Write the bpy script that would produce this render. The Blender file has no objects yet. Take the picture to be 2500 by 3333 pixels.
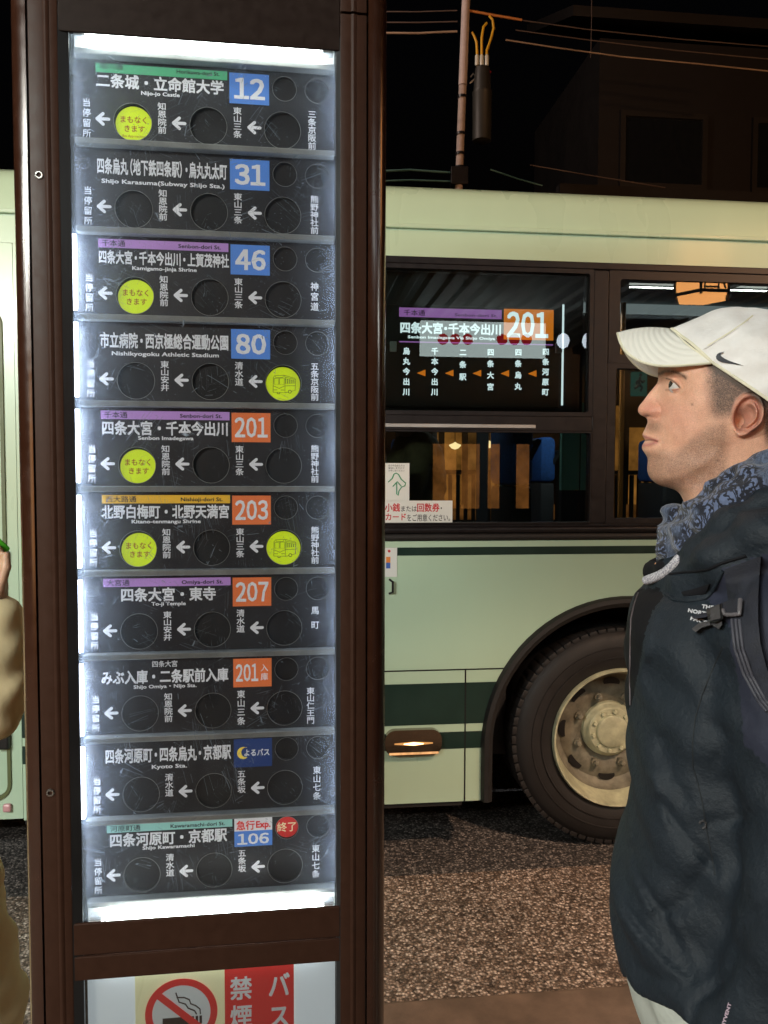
import bpy, bmesh, math, random
import numpy as np
from math import sin, cos, pi, radians, sqrt, atan2
from mathutils import Vector, Matrix
from mathutils.geometry import tessellate_polygon

random.seed(4); rng = np.random.default_rng(4)
sc = bpy.context.scene
COL = sc.collection

# ------------------------------------------------------------------ camera, sky, exposure
EYE = 1.55
cam = bpy.data.cameras.new('camera'); cam.sensor_fit = 'VERTICAL'; cam.sensor_height = 24
cam.lens = 2550.0 / 3333.0 * 24; cam.clip_start = 0.05; cam.clip_end = 400
co = bpy.data.objects.new('camera', cam); COL.objects.link(co)
co.location = (0, 0, EYE)
co.rotation_euler = (Matrix.Rotation(radians(90 - 2.75), 3, 'X') @ Matrix.Rotation(radians(0.15), 3, 'Z')).to_euler()
sc.camera = co
world = bpy.data.worlds.new('World'); sc.world = world; world.use_nodes = True
wn = world.node_tree.nodes; wl = world.node_tree.links
bgn = wn['Background']
sky = wn.new('ShaderNodeTexSky'); sky.sky_type = 'NISHITA'; sky.sun_disc = False
sky.sun_elevation = radians(-4.0); sky.sun_rotation = radians(200)
wl.new(sky.outputs[0], bgn.inputs[0]); bgn.inputs[1].default_value = 0.05
sc.view_settings.view_transform = 'Standard'; sc.view_settings.look = 'None'
sc.view_settings.exposure = 0; sc.view_settings.gamma = 1
sc.cycles.use_denoising = True
sc.cycles.max_bounces = 8; sc.cycles.transparent_max_bounces = 12
sc.cycles.sample_clamp_indirect = 4.0
sc.cycles.caustics_reflective = False; sc.cycles.caustics_refractive = False

# frames: local X along the thing, local Y away from the camera, Z up
D_SIGN, YAW_SIGN = 1.225, radians(7.3)
D_BUS, YAW_BUS = 3.35, radians(6.3)
D_MAN, YAW_MAN = 1.10, radians(-21.6)
F_PX, PITCH, ROLL = 2550.0, radians(2.75), radians(-0.15)
def ray(px, py):
    x = (px - 1250) / F_PX; y = -(py - 1666.5) / F_PX
    a = x * cos(ROLL) - y * sin(ROLL); b = x * sin(ROLL) + y * cos(ROLL)
    return (a, cos(PITCH) + b * sin(PITCH), -sin(PITCH) + b * cos(PITCH))
def on_plane(px, py, D, yaw, w=0.0, perp=False):
    """survey helper: where the sight line meets a plane of the place -> (s, z) in that plane"""
    u = (cos(yaw), sin(yaw)); n = (-sin(yaw), cos(yaw)); r = ray(px, py)
    on = D if perp else D * n[1]; os_ = 0 if perp else D * u[1]
    t = (on + w) / (r[0] * n[0] + r[1] * n[1])
    return (r[0] * u[0] + r[1] * u[1]) * t - os_, r[2] * t + EYE
def BU(px, py, w=0.0): return on_plane(px, py, D_BUS, YAW_BUS, w)
def MP(px, py, W=0.0):   # man frame, W = offset towards the camera
    return on_plane(px, py, D_MAN, YAW_MAN, -W, True)

# ------------------------------------------------------------------ light
def area(name, loc, rot, sx, sy, power, col):
    l = bpy.data.lights.new(name, 'AREA'); l.shape = 'RECTANGLE'; l.size = sx; l.size_y = sy
    l.energy = power; l.color = col
    o = bpy.data.objects.new(name, l); o.location = loc; o.rotation_euler = rot; COL.objects.link(o); return o
FIX_POWER = 62.0

# ------------------------------------------------------------------ materials
MATS = {}
def new_mat(name):
    m = bpy.data.materials.new(name); m.use_nodes = True; MATS[name] = m
    nt = m.node_tree; return m, nt, nt.nodes, nt.links, nt.nodes['Principled BSDF']
def noise(N, L, scale, detail=4, rough=0.6, stretch=None, coord='Object'):
    tc = N.new('ShaderNodeTexCoord'); n = N.new('ShaderNodeTexNoise')
    n.inputs['Scale'].default_value = scale; n.inputs['Detail'].default_value = detail; n.inputs['Roughness'].default_value = rough
    if stretch:
        mp = N.new('ShaderNodeMapping'); mp.inputs['Scale'].default_value = stretch
        L.new(tc.outputs[coord], mp.inputs[0]); L.new(mp.outputs[0], n.inputs['Vector'])
    else: L.new(tc.outputs[coord], n.inputs['Vector'])
    return n
def ramp(N, L, src, pts):
    r = N.new('ShaderNodeValToRGB'); cr = r.color_ramp
    cr.elements[0].position, cr.elements[0].color = pts[0][0], (*pts[0][1], 1)
    cr.elements[1].position, cr.elements[1].color = pts[-1][0], (*pts[-1][1], 1)
    for p, c in pts[1:-1]:
        e = cr.elements.new(p); e.color = (*c, 1)
    L.new(src, r.inputs[0]); return r
def mat(name, col, rough=0.5, metal=0.0, var=0.12, vs=8, bump=0.0, bs=60, coat=0.0, spec=None, stretch=None, em=None, es=0, sheen=0):
    m, nt, N, L, B = new_mat(name)
    B.inputs['Roughness'].default_value = rough; B.inputs['Metallic'].default_value = metal
    if coat: B.inputs['Coat Weight'].default_value = coat; B.inputs['Coat Roughness'].default_value = 0.12
    if spec is not None: B.inputs['Specular IOR Level'].default_value = spec
    if sheen: B.inputs['Sheen Weight'].default_value = sheen
    n = noise(N, L, vs, stretch=stretch)
    c2 = tuple(min(1, c * (1 + var)) for c in col); c1 = tuple(c * (1 - var) for c in col)
    r = ramp(N, L, n.outputs['Fac'], [(0.3, c1), (0.7, c2)])
    L.new(r.outputs[0], B.inputs['Base Color'])
    rr = ramp(N, L, n.outputs['Fac'], [(0.3, (max(0, rough - .06),) * 3), (0.7, (min(1, rough + .08),) * 3)])
    L.new(rr.outputs[0], B.inputs['Roughness'])
    if bump:
        n2 = noise(N, L, bs, 5, 0.6); b = N.new('ShaderNodeBump'); b.inputs['Strength'].default_value = 1; b.inputs['Distance'].default_value = bump
        L.new(n2.outputs['Fac'], b.inputs['Height']); L.new(b.outputs[0], B.inputs['Normal'])
    if em: B.inputs['Emission Color'].default_value = (*em, 1); B.inputs['Emission Strength'].default_value = es
    return m
def glow(name, col, st, var=0.0, vs=3.0):
    m, nt, N, L, B = new_mat(name); e = N.new('ShaderNodeEmission'); e.inputs[0].default_value = (*col, 1); e.inputs[1].default_value = st
    if var:
        n = noise(N, L, vs, 5, .65); r = ramp(N, L, n.outputs['Fac'], [(0.32, tuple(c * (1 - var) for c in col)), (0.68, tuple(c * (1 + var * .4) for c in col))]); L.new(r.outputs[0], e.inputs[0])
    L.new(e.outputs[0], N['Material Output'].inputs[0]); return m

brown = mat('brown_paint', (0.036, 0.0125, 0.0065), 0.20, 0.15, 0.10, 40, 0.00006, 900, coat=0.35)
brown2 = mat('brown_paint_flat', (0.033, 0.0140, 0.0085), 0.42, 0.0, 0.12, 60, 0.00008, 900, spec=.14)
brown3 = mat('brown_paint_header', (0.016, 0.0095, 0.0075), 0.45, 0.0, 0.15, 60, 0.00008, 900, spec=.12)
gasket = mat('black_gasket', (0.010, 0.010, 0.011), 0.35)
steel = mat('steel', (0.55, 0.54, 0.52), 0.25, 1.0)
board = mat('board_charcoal', (0.021, 0.023, 0.027), 0.45, 0, 0.15, 30, 0.0001, 300)
holedark = mat('hole_dark', (0.006, 0.007, 0.008), 0.6)
acryl = mat('shelf_grey', (0.30, 0.32, 0.30), 0.35, 0, 0.2, 25)
white_p = mat('white_print', (0.72, 0.75, 0.76), 0.5, 0, 0.04)
black_p = mat('black_print', (0.02, 0.02, 0.025), 0.5)
blue_p = mat('blue_print', (0.07, 0.20, 0.55), 0.45, 0, 0.05)
navy_p = mat('navy_print', (0.012, 0.04, 0.16), 0.45, 0, 0.05)
orange_p = mat('orange_print', (0.72, 0.17, 0.045), 0.45, 0, 0.05)
lilac_p = mat('lilac_print', (0.40, 0.22, 0.52), 0.45, 0, 0.05)
green_p = mat('green_print', (0.08, 0.42, 0.20), 0.45, 0, 0.05)
yellow_p = mat('amber_print', (0.72, 0.42, 0.03), 0.45, 0, 0.05)
aqua_p = mat('aqua_print', (0.25, 0.52, 0.46), 0.45, 0, 0.05)
red_p = mat('red_print', (0.58, 0.03, 0.025), 0.45, 0, 0.05)
cream_p = mat('cream_print', (0.75, 0.70, 0.42), 0.5, 0, 0.04)
moon_p = mat('moon_print', (0.80, 0.62, 0.08), 0.5, 0, 0.04)
lime = mat('lime_disc', (0.60, 0.78, 0.01), 0.4, 0, 0.05)
bus_line = mat('green_line_print', (0.03, 0.13, 0.04), 0.5)
disc_red = mat('disc_red_text', (0.38, 0.06, 0.01), 0.5)
reflector = mat('white_reflector', (0.85, 0.87, 0.86), 0.35, 0, 0.05)
tube_glow = glow('lamp_tube', (0.93, 1.0, 0.97), 26.0)
strip_glow = glow('side_lamp', (0.70, 0.80, 1.0), 25.0)
strip_dim = glow('side_lamp_right', (0.72, 0.86, 1.0), 0.9)

for m_, e_ in ((white_p, .28), (blue_p, .45), (navy_p, .35), (orange_p, .34), (lilac_p, .38), (green_p, .38), (yellow_p, .38), (aqua_p, .38), (red_p, .40), (cream_p, .45), (moon_p, .4), (lime, .42)):
    B_ = m_.node_tree.nodes['Principled BSDF']; src = B_.inputs['Base Color'].links[0].from_socket       # emission added to sign prints and discs to brighten them beyond the lamps
    m_.node_tree.links.new(src, B_.inputs['Emission Color']); B_.inputs['Emission Strength'].default_value = e_

def glass_mat(name, tint, fac_dirt, dirt_col, spec_rough=0.02, scratches=True, ior=1.5, refl=1.0):
    m, nt, N, L, B = new_mat(name); N.remove(B)
    out = N['Material Output']
    tr = N.new('ShaderNodeBsdfTransparent'); tr.inputs[0].default_value = (*tint, 1)
    gl = N.new('ShaderNodeBsdfGlossy'); gl.inputs['Roughness'].default_value = spec_rough; gl.inputs[0].default_value = (refl, refl, refl, 1)
    fr = N.new('ShaderNodeFresnel'); fr.inputs[0].default_value = ior
    m1 = N.new('ShaderNodeMixShader'); L.new(fr.outputs[0], m1.inputs[0]); L.new(tr.outputs[0], m1.inputs[1]); L.new(gl.outputs[0], m1.inputs[2])
    last = m1
    if fac_dirt:
        df = N.new('ShaderNodeBsdfDiffuse'); df.inputs[0].default_value = (*dirt_col, 1)
        tl = N.new('ShaderNodeBsdfTranslucent'); tl.inputs[0].default_value = (*dirt_col, 1)
        md = N.new('ShaderNodeMixShader'); md.inputs[0].default_value = 0.65; L.new(df.outputs[0], md.inputs[1]); L.new(tl.outputs[0], md.inputs[2])
        cloud = noise(N, L, 7, 6, 0.7, stretch=(1.0, 1.0, 0.45))
        rc = ramp(N, L, cloud.outputs['Fac'], [(0.36, (0.12,) * 3), (0.75, (1.0,) * 3)])
        tot = N.new('ShaderNodeMath'); tot.operation = 'MULTIPLY'; tot.inputs[1].default_value = fac_dirt; L.new(rc.outputs[0], tot.inputs[0])
        fac = tot.outputs[0]
        if scratches:
            tc = N.new('ShaderNodeTexCoord')
            # edge haze along both long sides: grime with the side lamps' glow put in
            sx = N.new('ShaderNodeSeparateXYZ'); L.new(tc.outputs['Object'], sx.inputs[0])
            d0 = N.new('ShaderNodeMath'); d0.operation = 'ADD'; d0.inputs[1].default_value = 0.0; L.new(sx.outputs[0], d0.inputs[0])
            mpr = N.new('ShaderNodeMapRange'); mpr.inputs[1].default_value = -.4640; mpr.inputs[2].default_value = -.0750; L.new(sx.outputs[0], mpr.inputs[0])
            er2 = ramp(N, L, mpr.outputs[0], [(0.0, (1,) * 3), (0.07, (.75,) * 3), (0.22, (.16,) * 3), (0.34, (0,) * 3), (0.80, (0,) * 3), (0.90, (.25,) * 3), (1.0, (.75,) * 3)])
            er3 = noise(N, L, 26, 6, .75, stretch=(1, 1, .35)); er4 = ramp(N, L, er3.outputs['Fac'], [(0.30, (.25,) * 3), (0.70, (1,) * 3)])
            em_ = N.new('ShaderNodeMath'); em_.operation = 'MULTIPLY'; L.new(er2.outputs[0], em_.inputs[0]); L.new(er4.outputs[0], em_.inputs[1])
            e5 = N.new('ShaderNodeMath'); e5.operation = 'MULTIPLY_ADD'; e5.inputs[1].default_value = .26; L.new(em_.outputs[0], e5.inputs[0]); L.new(fac, e5.inputs[2]); fac = e5.outputs[0]
            # hairline wear: edges of very stretched, rotated cells, thinned by a cloud mask
            acc = None
            for k, (rot, sx, sy, lo) in enumerate([(0.25, 60, 3.6, 0.0), (-0.5, 85, 5.0, 0.3), (1.15, 74, 4.0, 0.6), (0.05, 150, 8, 0.9), (-1.2, 95, 5.2, 1.4), (0.8, 130, 9.5, 2.2)]):
                mp = N.new('ShaderNodeMapping'); mp.inputs['Rotation'].default_value = (0, rot, 0); mp.inputs['Location'].default_value = (lo, 0, lo * 2)
                m0 = N.new('ShaderNodeMapping'); m0.inputs['Scale'].default_value = (sx, 1, sy)
                nn = noise(N, L, 2.2, 1, 0.5); nn.inputs['Scale'].default_value = 6
                mixv = N.new('ShaderNodeVectorMath'); mixv.operation = 'MULTIPLY_ADD'; mixv.inputs[1].default_value = (0.03, 0.0, 0.03)
                L.new(nn.outputs['Color'], mixv.inputs[0]); L.new(tc.outputs['Object'], mixv.inputs[2])
                L.new(mixv.outputs[0], mp.inputs[0]); L.new(mp.outputs[0], m0.inputs[0])
                v = N.new('ShaderNodeTexVoronoi'); v.feature = 'DISTANCE_TO_EDGE'; v.inputs['Scale'].default_value = 1.0
                L.new(m0.outputs[0], v.inputs['Vector'])
                th = N.new('ShaderNodeMath'); th.operation = 'LESS_THAN'; th.inputs[1].default_value = 0.0036
                L.new(v.outputs['Distance'], th.inputs[0])
                ms = noise(N, L, 9 + 3 * k, 3, 0.7); g = N.new('ShaderNodeMath'); g.operation = 'GREATER_THAN'; g.inputs[1].default_value = 0.60
                L.new(ms.outputs['Fac'], g.inputs[0])
                q = N.new('ShaderNodeMath'); q.operation = 'MULTIPLY'; L.new(th.outputs[0], q.inputs[0]); L.new(g.outputs[0], q.inputs[1])
                if acc is None: acc = q.outputs[0]
                else:
                    a = N.new('ShaderNodeMath'); a.operation = 'MAXIMUM'; L.new(acc, a.inputs[0]); L.new(q.outputs[0], a.inputs[1]); acc = a.outputs[0]
            sp = N.new('ShaderNodeTexVoronoi'); sp.inputs['Scale'].default_value = 160; L.new(tc.outputs['Object'], sp.inputs['Vector'])
            st = N.new('ShaderNodeMath'); st.operation = 'LESS_THAN'; st.inputs[1].default_value = 0.10; L.new(sp.outputs['Distance'], st.inputs[0])
            sm = noise(N, L, 14, 3, 0.7); sg = N.new('ShaderNodeMath'); sg.operation = 'GREATER_THAN'; sg.inputs[1].default_value = 0.58; L.new(sm.outputs['Fac'], sg.inputs[0])
            sq = N.new('ShaderNodeMath'); sq.operation = 'MULTIPLY'; L.new(st.outputs[0], sq.inputs[0]); L.new(sg.outputs[0], sq.inputs[1])
            a = N.new('ShaderNodeMath'); a.operation = 'MAXIMUM'; L.new(acc, a.inputs[0]); L.new(sq.outputs[0], a.inputs[1])
            sc_ = N.new('ShaderNodeMath'); sc_.operation = 'MULTIPLY'; sc_.inputs[1].default_value = 0.32; L.new(a.outputs[0], sc_.inputs[0])
            ad = N.new('ShaderNodeMath'); ad.operation = 'ADD'; ad.use_clamp = True; L.new(fac, ad.inputs[0]); L.new(sc_.outputs[0], ad.inputs[1]); fac = ad.outputs[0]
        m2 = N.new('ShaderNodeMixShader'); L.new(fac, m2.inputs[0]); L.new(m1.outputs[0], m2.inputs[1]); L.new(md.outputs[0], m2.inputs[2]); last = m2
    L.new(last.outputs[0], out.inputs[0]); return m
sign_glass = glass_mat('scratched_glass', (0.99, 0.99, 1.0), 0.028, (0.62, 0.74, 0.86), 0.03, refl=0.6)
bus_glass = glass_mat('bus_glass', (0.60, 0.66, 0.64), 0.0, (0, 0, 0), 0.0, False, 1.62)
clear_glass = glass_mat('clear_glass', (0.85, 0.88, 0.88), 0.0, (0, 0, 0), 0.0, False, 1.5)

# ------------------------------------------------------------------ mesh helpers
def tag(o, label=None, cat=None, group=None, kind=None):
    if label: o['label'] = label
    if cat: o['category'] = cat
    if group: o['group'] = group
    if kind: o['kind'] = kind
    return o
ORG = {}
def empty(name, label, cat, loc, rz=0.0, group=None, org=(0, 0, 0)):
    """a thing: Empty at its base. org = the frame coordinates of that base, so parts can be built in frame coordinates"""
    o = bpy.data.objects.new(name, None); COL.objects.link(o); o.empty_display_size = 0.1
    m = Matrix.Rotation(rz, 4, 'Z'); l = Vector(loc) + (m @ Vector(org))
    o.location = l; o.rotation_euler = (0, 0, rz); tag(o, label, cat, group); ORG[o.name] = tuple(-c for c in org); return o
def link(name, me, parent=None, loc=(0, 0, 0), rot=(0, 0, 0), label=None):
    o = bpy.data.objects.new(name, me); COL.objects.link(o)
    off = ORG.get(parent.name, (0, 0, 0)) if parent else (0, 0, 0)
    o.location = Vector(loc) + Vector(off); o.rotation_euler = rot
    if parent: o.parent = parent; ORG.setdefault(o.name, (0, 0, 0))
    if parent and o.location.length > 0: ORG[o.name] = tuple(-Vector(o.location) + Vector(off))
    if label: o['label'] = label
    return o
def mesh(name, vs, fs, mats, smooth=None, mi=None):
    me = bpy.data.meshes.new(name); me.from_pydata([tuple(map(float, v)) for v in vs], [], fs)
    for m in (mats if isinstance(mats, (list, tuple)) else [mats]): me.materials.append(m)
    if mi is not None: me.polygons.foreach_set('material_index', mi)
    if smooth is not None:
        me.shade_smooth()
        if smooth < 180: me.set_sharp_from_angle(angle=radians(smooth))
    me.validate(); me.update(); return me
class MB:
    def __init__(s): s.v = []; s.f = []; s.mi = []; s.m = 0
    def add(s, vs, fs):
        b = len(s.v); s.v += [tuple(v) for v in vs]; s.f += [tuple(i + b for i in f) for f in fs]; s.mi += [s.m] * len(fs); return s
    def box(s, x0, x1, y0, y1, z0, z1, b=0.0):
        if b > 0:
            b = min(b, abs(x1 - x0) * .45, abs(y1 - y0) * .45, abs(z1 - z0) * .45)
            bm = bmesh.new(); bmesh.ops.create_cube(bm, size=1)
            for v in bm.verts: v.co = Vector(((x0 + x1) / 2 + v.co.x * (x1 - x0), (y0 + y1) / 2 + v.co.y * (y1 - y0), (z0 + z1) / 2 + v.co.z * (z1 - z0)))
            bmesh.ops.bevel(bm, geom=bm.edges[:], offset=b, segments=2, affect='EDGES', profile=0.5)
            bm.verts.index_update(); vs = [v.co[:] for v in bm.verts]; fs = [[v.index for v in f.verts] for f in bm.faces]; bm.free()
            return s.add(vs, fs)
        v = [(x, y, z) for z in (z0, z1) for y in (y0, y1) for x in (x0, x1)]
        return s.add(v, [(0, 2, 3, 1), (4, 5, 7, 6), (0, 1, 5, 4), (2, 6, 7, 3), (0, 4, 6, 2), (1, 3, 7, 5)])
    def prism(s, pts, a0, a1, axis='z', cap=True):
        n = len(pts)
        def P(p, a): return (p[0], p[1], a) if axis == 'z' else ((a, p[0], p[1]) if axis == 'x' else (p[0], a, p[1]))
        vs = [P(p, a0) for p in pts] + [P(p, a1) for p in pts]
        fs = [(i, (i + 1) % n, n + (i + 1) % n, n + i) for i in range(n)]
        if cap: fs += [tuple(range(n))[::-1], tuple(range(n, 2 * n))]
        return s.add(vs, fs)
    def tube(s, pts, r, n=8, cap=True):
        pts = [Vector(p) for p in pts]; rs = r if isinstance(r, (list, tuple)) else [r] * len(pts)
        vs = []; up = None
        for i, p in enumerate(pts):
            t = (pts[min(i + 1, len(pts) - 1)] - pts[max(i - 1, 0)]).normalized()
            if up is None: up = Vector((0, 0, 1)) if abs(t.z) < .9 else Vector((1, 0, 0))
            a = t.cross(up).normalized(); b = a.cross(t).normalized(); up = b
            for k in range(n): q = 2 * pi * k / n; vs.append(p + (a * cos(q) + b * sin(q)) * rs[i])
        fs = [(i * n + k, i * n + (k + 1) % n, (i + 1) * n + (k + 1) % n, (i + 1) * n + k) for i in range(len(pts) - 1) for k in range(n)]
        if cap: fs += [tuple(range(n))[::-1], tuple(range((len(pts) - 1) * n, len(pts) * n))]
        return s.add(vs, fs)
    def lathe(s, prof, c, axis='y', n=32, a0=0, closed=False):
        """prof = [(radius, along)]"""
        vs = []
        for (r, h) in prof:
            for k in range(n):
                q = 2 * pi * k / n + a0; x, y = r * cos(q), r * sin(q)
                vs.append((c[0] + x, c[1] + h, c[2] + y) if axis == 'y' else ((c[0] + x, c[1] + y, c[2] + h) if axis == 'z' else (c[0] + h, c[1] + x, c[2] + y)))
        m = len(prof)
        fs = [(i * n + k, i * n + (k + 1) % n, (i + 1) * n + (k + 1) % n, (i + 1) * n + k) for i in range(m - 1) for k in range(n)]
        if not closed:
            if prof[0][0] > 1e-5: fs.append(tuple(range(n))[::-1])
            if prof[-1][0] > 1e-5: fs.append(tuple(range((m - 1) * n, m * n)))
        return s.add(vs, fs)
    def plate(s, outline, holes, y0, y1):
        """flat plate in XZ with real holes; front face at y0, walls back to y1"""
        polys = [[Vector((p[0], p[1], 0)) for p in outline]] + [[Vector((p[0], p[1], 0)) for p in h] for h in holes]
        tri = tessellate_polygon(polys); flat = [p for q in polys for p in q]; n = len(flat)
        vs = [(p.x, y0, p.y) for p in flat] + [(p.x, y1, p.y) for p in flat]
        fs = [tuple(t) for t in tri]
        b = 0
        for q in polys:
            m = len(q)
            for i in range(m): fs.append((b + i, b + (i + 1) % m, n + b + (i + 1) % m, n + b + i))
            b += m
        return s.add(vs, fs)
    def me(s, name, m, smooth=None): return mesh(name, s.v, s.f, m, smooth, s.mi if isinstance(m, (list, tuple)) else None)
    def obj(s, name, m, parent=None, smooth=None, loc=(0, 0, 0), rot=(0, 0, 0), label=None): return link(name, s.me(name, m, smooth), parent, loc, rot, label)
def circ(cx, cz, r, n=32, a0=0): return [(cx + r * cos(2 * pi * k / n + a0), cz + r * sin(2 * pi * k / n + a0)) for k in range(n)]
def rrect(x0, x1, z0, z1, r, n=5):
    o = []
    for cx, cz, a in ((x1 - r, z1 - r, 0), (x0 + r, z1 - r, 90), (x0 + r, z0 + r, 180), (x1 - r, z0 + r, 270)):
        for k in range(n + 1): q = radians(a + 90 * k / n); o.append((cx + r * cos(q), cz + r * sin(q)))
    return o

# ------------------------------------------------------------------ lettering (built-in font, turned into flat mesh)
GL = {}
def raw_text(s):
    if s in GL: return GL[s]
    c = bpy.data.curves.new('t', 'FONT'); c.body = s; c.size = 1; c.resolution_u = 2; c.fill_mode = 'FRONT'
    o = bpy.data.objects.new('t', c); COL.objects.link(o); bpy.context.view_layer.update()
    me = bpy.data.meshes.new_from_object(o.evaluated_get(bpy.context.evaluated_depsgraph_get()))
    v = np.array([p.co[:2] for p in me.vertices]); f = [tuple(p.vertices) for p in me.polygons]
    bpy.data.objects.remove(o); bpy.data.curves.remove(c); bpy.data.meshes.remove(me)
    GL[s] = (v, f); return GL[s]
SH = [(-1, -1), (1, 1), (-1, 1), (1, -1)]
class Lettering:
    def __init__(s, y=0.0): s.b = MB(); s.y = y
    def put(s, v, f, bold, sx, sz):
        # heavier weight: copies nudged by a hair, each a hair prouder than the one below
        sh = SH[:4] if bold > 0.012 else (SH[:2] if bold > 0 else [(0, 0)])
        for k, (dx, dz) in enumerate(sh):
            s.b.add([(p[0] + dx * bold * sx, s.y - 0.00004 * k, p[1] + dz * bold * sz) for p in v], f)
    def row(s, txt, x0, x1, z0, z1, bold=.02, dot=1.0, rot=0.0):
        """CJK line filling x0..x1, em box between z0 and z1"""
        adv = [dot if c == '・' else (.62 if c in '（）' else 1.0) for c in txt]
        tot = sum(adv); sx = (x1 - x0) / tot; sz = (z1 - z0); x = x0
        for c, a in zip(txt, adv):
            if c != ' ':
                v, f = raw_text(c); dx = (a - 1) / 2
                if c == '（': dx = a - 1
                if c == '）': dx = 0
                w = v.copy(); w[:, 0] = x + (w[:, 0] + dx) * sx; w[:, 1] = z0 + (w[:, 1] + .12) * sz
                s.put(w, f, bold, sx, sz)
            x += a * sx
        return s
    def col(s, txt, xc, ztop, zbot, w, bold=.016, hh=None):
        n = len(txt); st = (ztop - zbot) / n; h = hh or min(w * 1.02, st)
        for k, c in enumerate(txt):
            v, f = raw_text(c); zc = ztop - st * (k + .5); q = v.copy()
            q[:, 0] = xc + (q[:, 0] - .5) * w; q[:, 1] = zc + (q[:, 1] - .38) * h
            s.put(q, f, bold, w, h)
        return s
    def latin(s, txt, x0, x1, zb, size, bold=.018, sz=None):
        """latin line whose ink runs x0..x1, baseline zb, capital height about .7*size"""
        v, f = raw_text(txt); a, b = v[:, 0].min(), v[:, 0].max(); k = (x1 - x0) / (b - a); q = v.copy()
        q[:, 0] = x0 + (q[:, 0] - a) * k; q[:, 1] = zb + q[:, 1] * size
        s.put(q, f, bold, k, size); return s
    def num(s, txt, x0, x1, zb, h, bold=.03):
        """digits whose ink fills x0..x1 and stands h tall"""
        G = [raw_text(chr(ord(c) + 0xFEE0)) for c in txt]; W_ = [v[:, 0].max() - v[:, 0].min() for v, f in G]; gap = .10
        k = (x1 - x0) / (sum(W_) + gap * (len(G) - 1)); x = x0
        for (v, f), w in zip(G, W_):
            q = v.copy(); q[:, 0] = x + (q[:, 0] - q[:, 0].min()) * k; q[:, 1] = zb + (q[:, 1] - q[:, 1].min()) * h / (v[:, 1].max() - v[:, 1].min())
            s.put(q, f, bold, k, h); x += (w + gap) * k
        return s
    def obj(s, m, parent, **k): return s.b.obj('lettering', m, parent, **k)

def arrow_mb(y=0.0):
    b = MB(); t = 0.0023
    def bar(x0, z0, x1, z1, dy):
        d = Vector((x1 - x0, z1 - z0)).normalized(); n = Vector((-d.y, d.x)) * t
        o = []
        a0 = atan2(d.y, d.x)
        for k in range(7): q = a0 + pi / 2 + pi * k / 6; o.append((x0 + t * cos(q), z0 + t * sin(q)))
        for k in range(7): q = a0 - pi / 2 + pi * k / 6; o.append((x1 + t * cos(q), z1 + t * sin(q)))
        b.plate(o, [], y - dy, y + 0.0005)
    bar(-.0085, 0, .0085, 0, 0); bar(-.0085, 0, .0003, .0078, .00005); bar(-.0085, 0, .0003, -.0078, .0001)
    return b

# ================================================================== GROUND
grp = 'setting'
def aggregate(name, c_lo, c_mid, c_hi, scale, bump, rough=0.75, spec=0.5):
    m, nt, N, L, B = new_mat(name); B.inputs['Roughness'].default_value = rough; B.inputs['Specular IOR Level'].default_value = spec
    tc = N.new('ShaderNodeTexCoord'); v = N.new('ShaderNodeTexVoronoi'); v.inputs['Scale'].default_value = scale; v.feature = 'F1'
    nz = noise(N, L, scale * .35, 3, .7); mv = N.new('ShaderNodeVectorMath'); mv.operation = 'MULTIPLY_ADD'; mv.inputs[1].default_value = (.012,) * 3
    L.new(nz.outputs['Color'], mv.inputs[0]); L.new(tc.outputs['Object'], mv.inputs[2]); L.new(mv.outputs[0], v.inputs['Vector'])
    sp = N.new('ShaderNodeSeparateColor'); L.new(v.outputs['Color'], sp.inputs[0])
    r = ramp(N, L, sp.outputs[0], [(0.0, c_lo), (0.55, c_mid), (1.0, c_hi)])
    d = ramp(N, L, v.outputs['Distance'], [(0.25, (1, 1, 1)), (0.62, (.34, .34, .34))])
    mx = N.new('ShaderNodeMix'); mx.data_type = 'RGBA'; mx.blend_type = 'MULTIPLY'; mx.inputs[0].default_value = 1
    L.new(r.outputs[0], mx.inputs[6]); L.new(d.outputs[0], mx.inputs[7])
    pn = noise(N, L, 2.2, 5, .65); pr = ramp(N, L, pn.outputs['Fac'], [(0.3, (.62,) * 3), (0.7, (1.12,) * 3)])
    m3 = N.new('ShaderNodeMix'); m3.data_type = 'RGBA'; m3.blend_type = 'MULTIPLY'; m3.inputs[0].default_value = 1
    L.new(mx.outputs[2], m3.inputs[6]); L.new(pr.outputs[0], m3.inputs[7]); L.new(m3.outputs[2], B.inputs['Base Color'])
    b = N.new('ShaderNodeBump'); b.inputs['Distance'].default_value = bump; b.inputs['Strength'].default_value = 1; b.invert = True
    L.new(v.outputs['Distance'], b.inputs['Height']); L.new(b.outputs[0], B.inputs['Normal']); return m
aggregate_shaded = aggregate('aggregate_shaded', (.04, .037, .037), (.13, .115, .11), (.42, .37, .34), 98, .005, .7)  # darker copy of the roadside aggregate, bus shadow put into its colour
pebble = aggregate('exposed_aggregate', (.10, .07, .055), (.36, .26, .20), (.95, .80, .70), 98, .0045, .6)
concrete = mat('kerb_concrete', (.125, .088, .066), .8, 0, .38, 7, .0012, 120)
slabm = mat('pavement_slab', (.15, .125, .105), .8, 0, .2, 6, .0012, 90)
RZ = -0.15
gframe = (0, D_BUS, 0)
def setting(name, mb, m, smooth=None):
    o = mb.obj(name, m, smooth=smooth); o.location = (0, D_BUS, 0); o.rotation_euler = (0, 0, YAW_BUS); o['kind'] = 'structure'; return o
KW = -1.105                       # the kerb line, parallel to the bus
setting('ground', MB().box(-160, 160, KW + .2, 200, RZ - .3, RZ - .012), aggregate_shaded)
setting('road', MB().box(-60, 60, -.12, 3.6, RZ - .011, RZ), aggregate_shaded)  # starts at the bus shadow's edge
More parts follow.
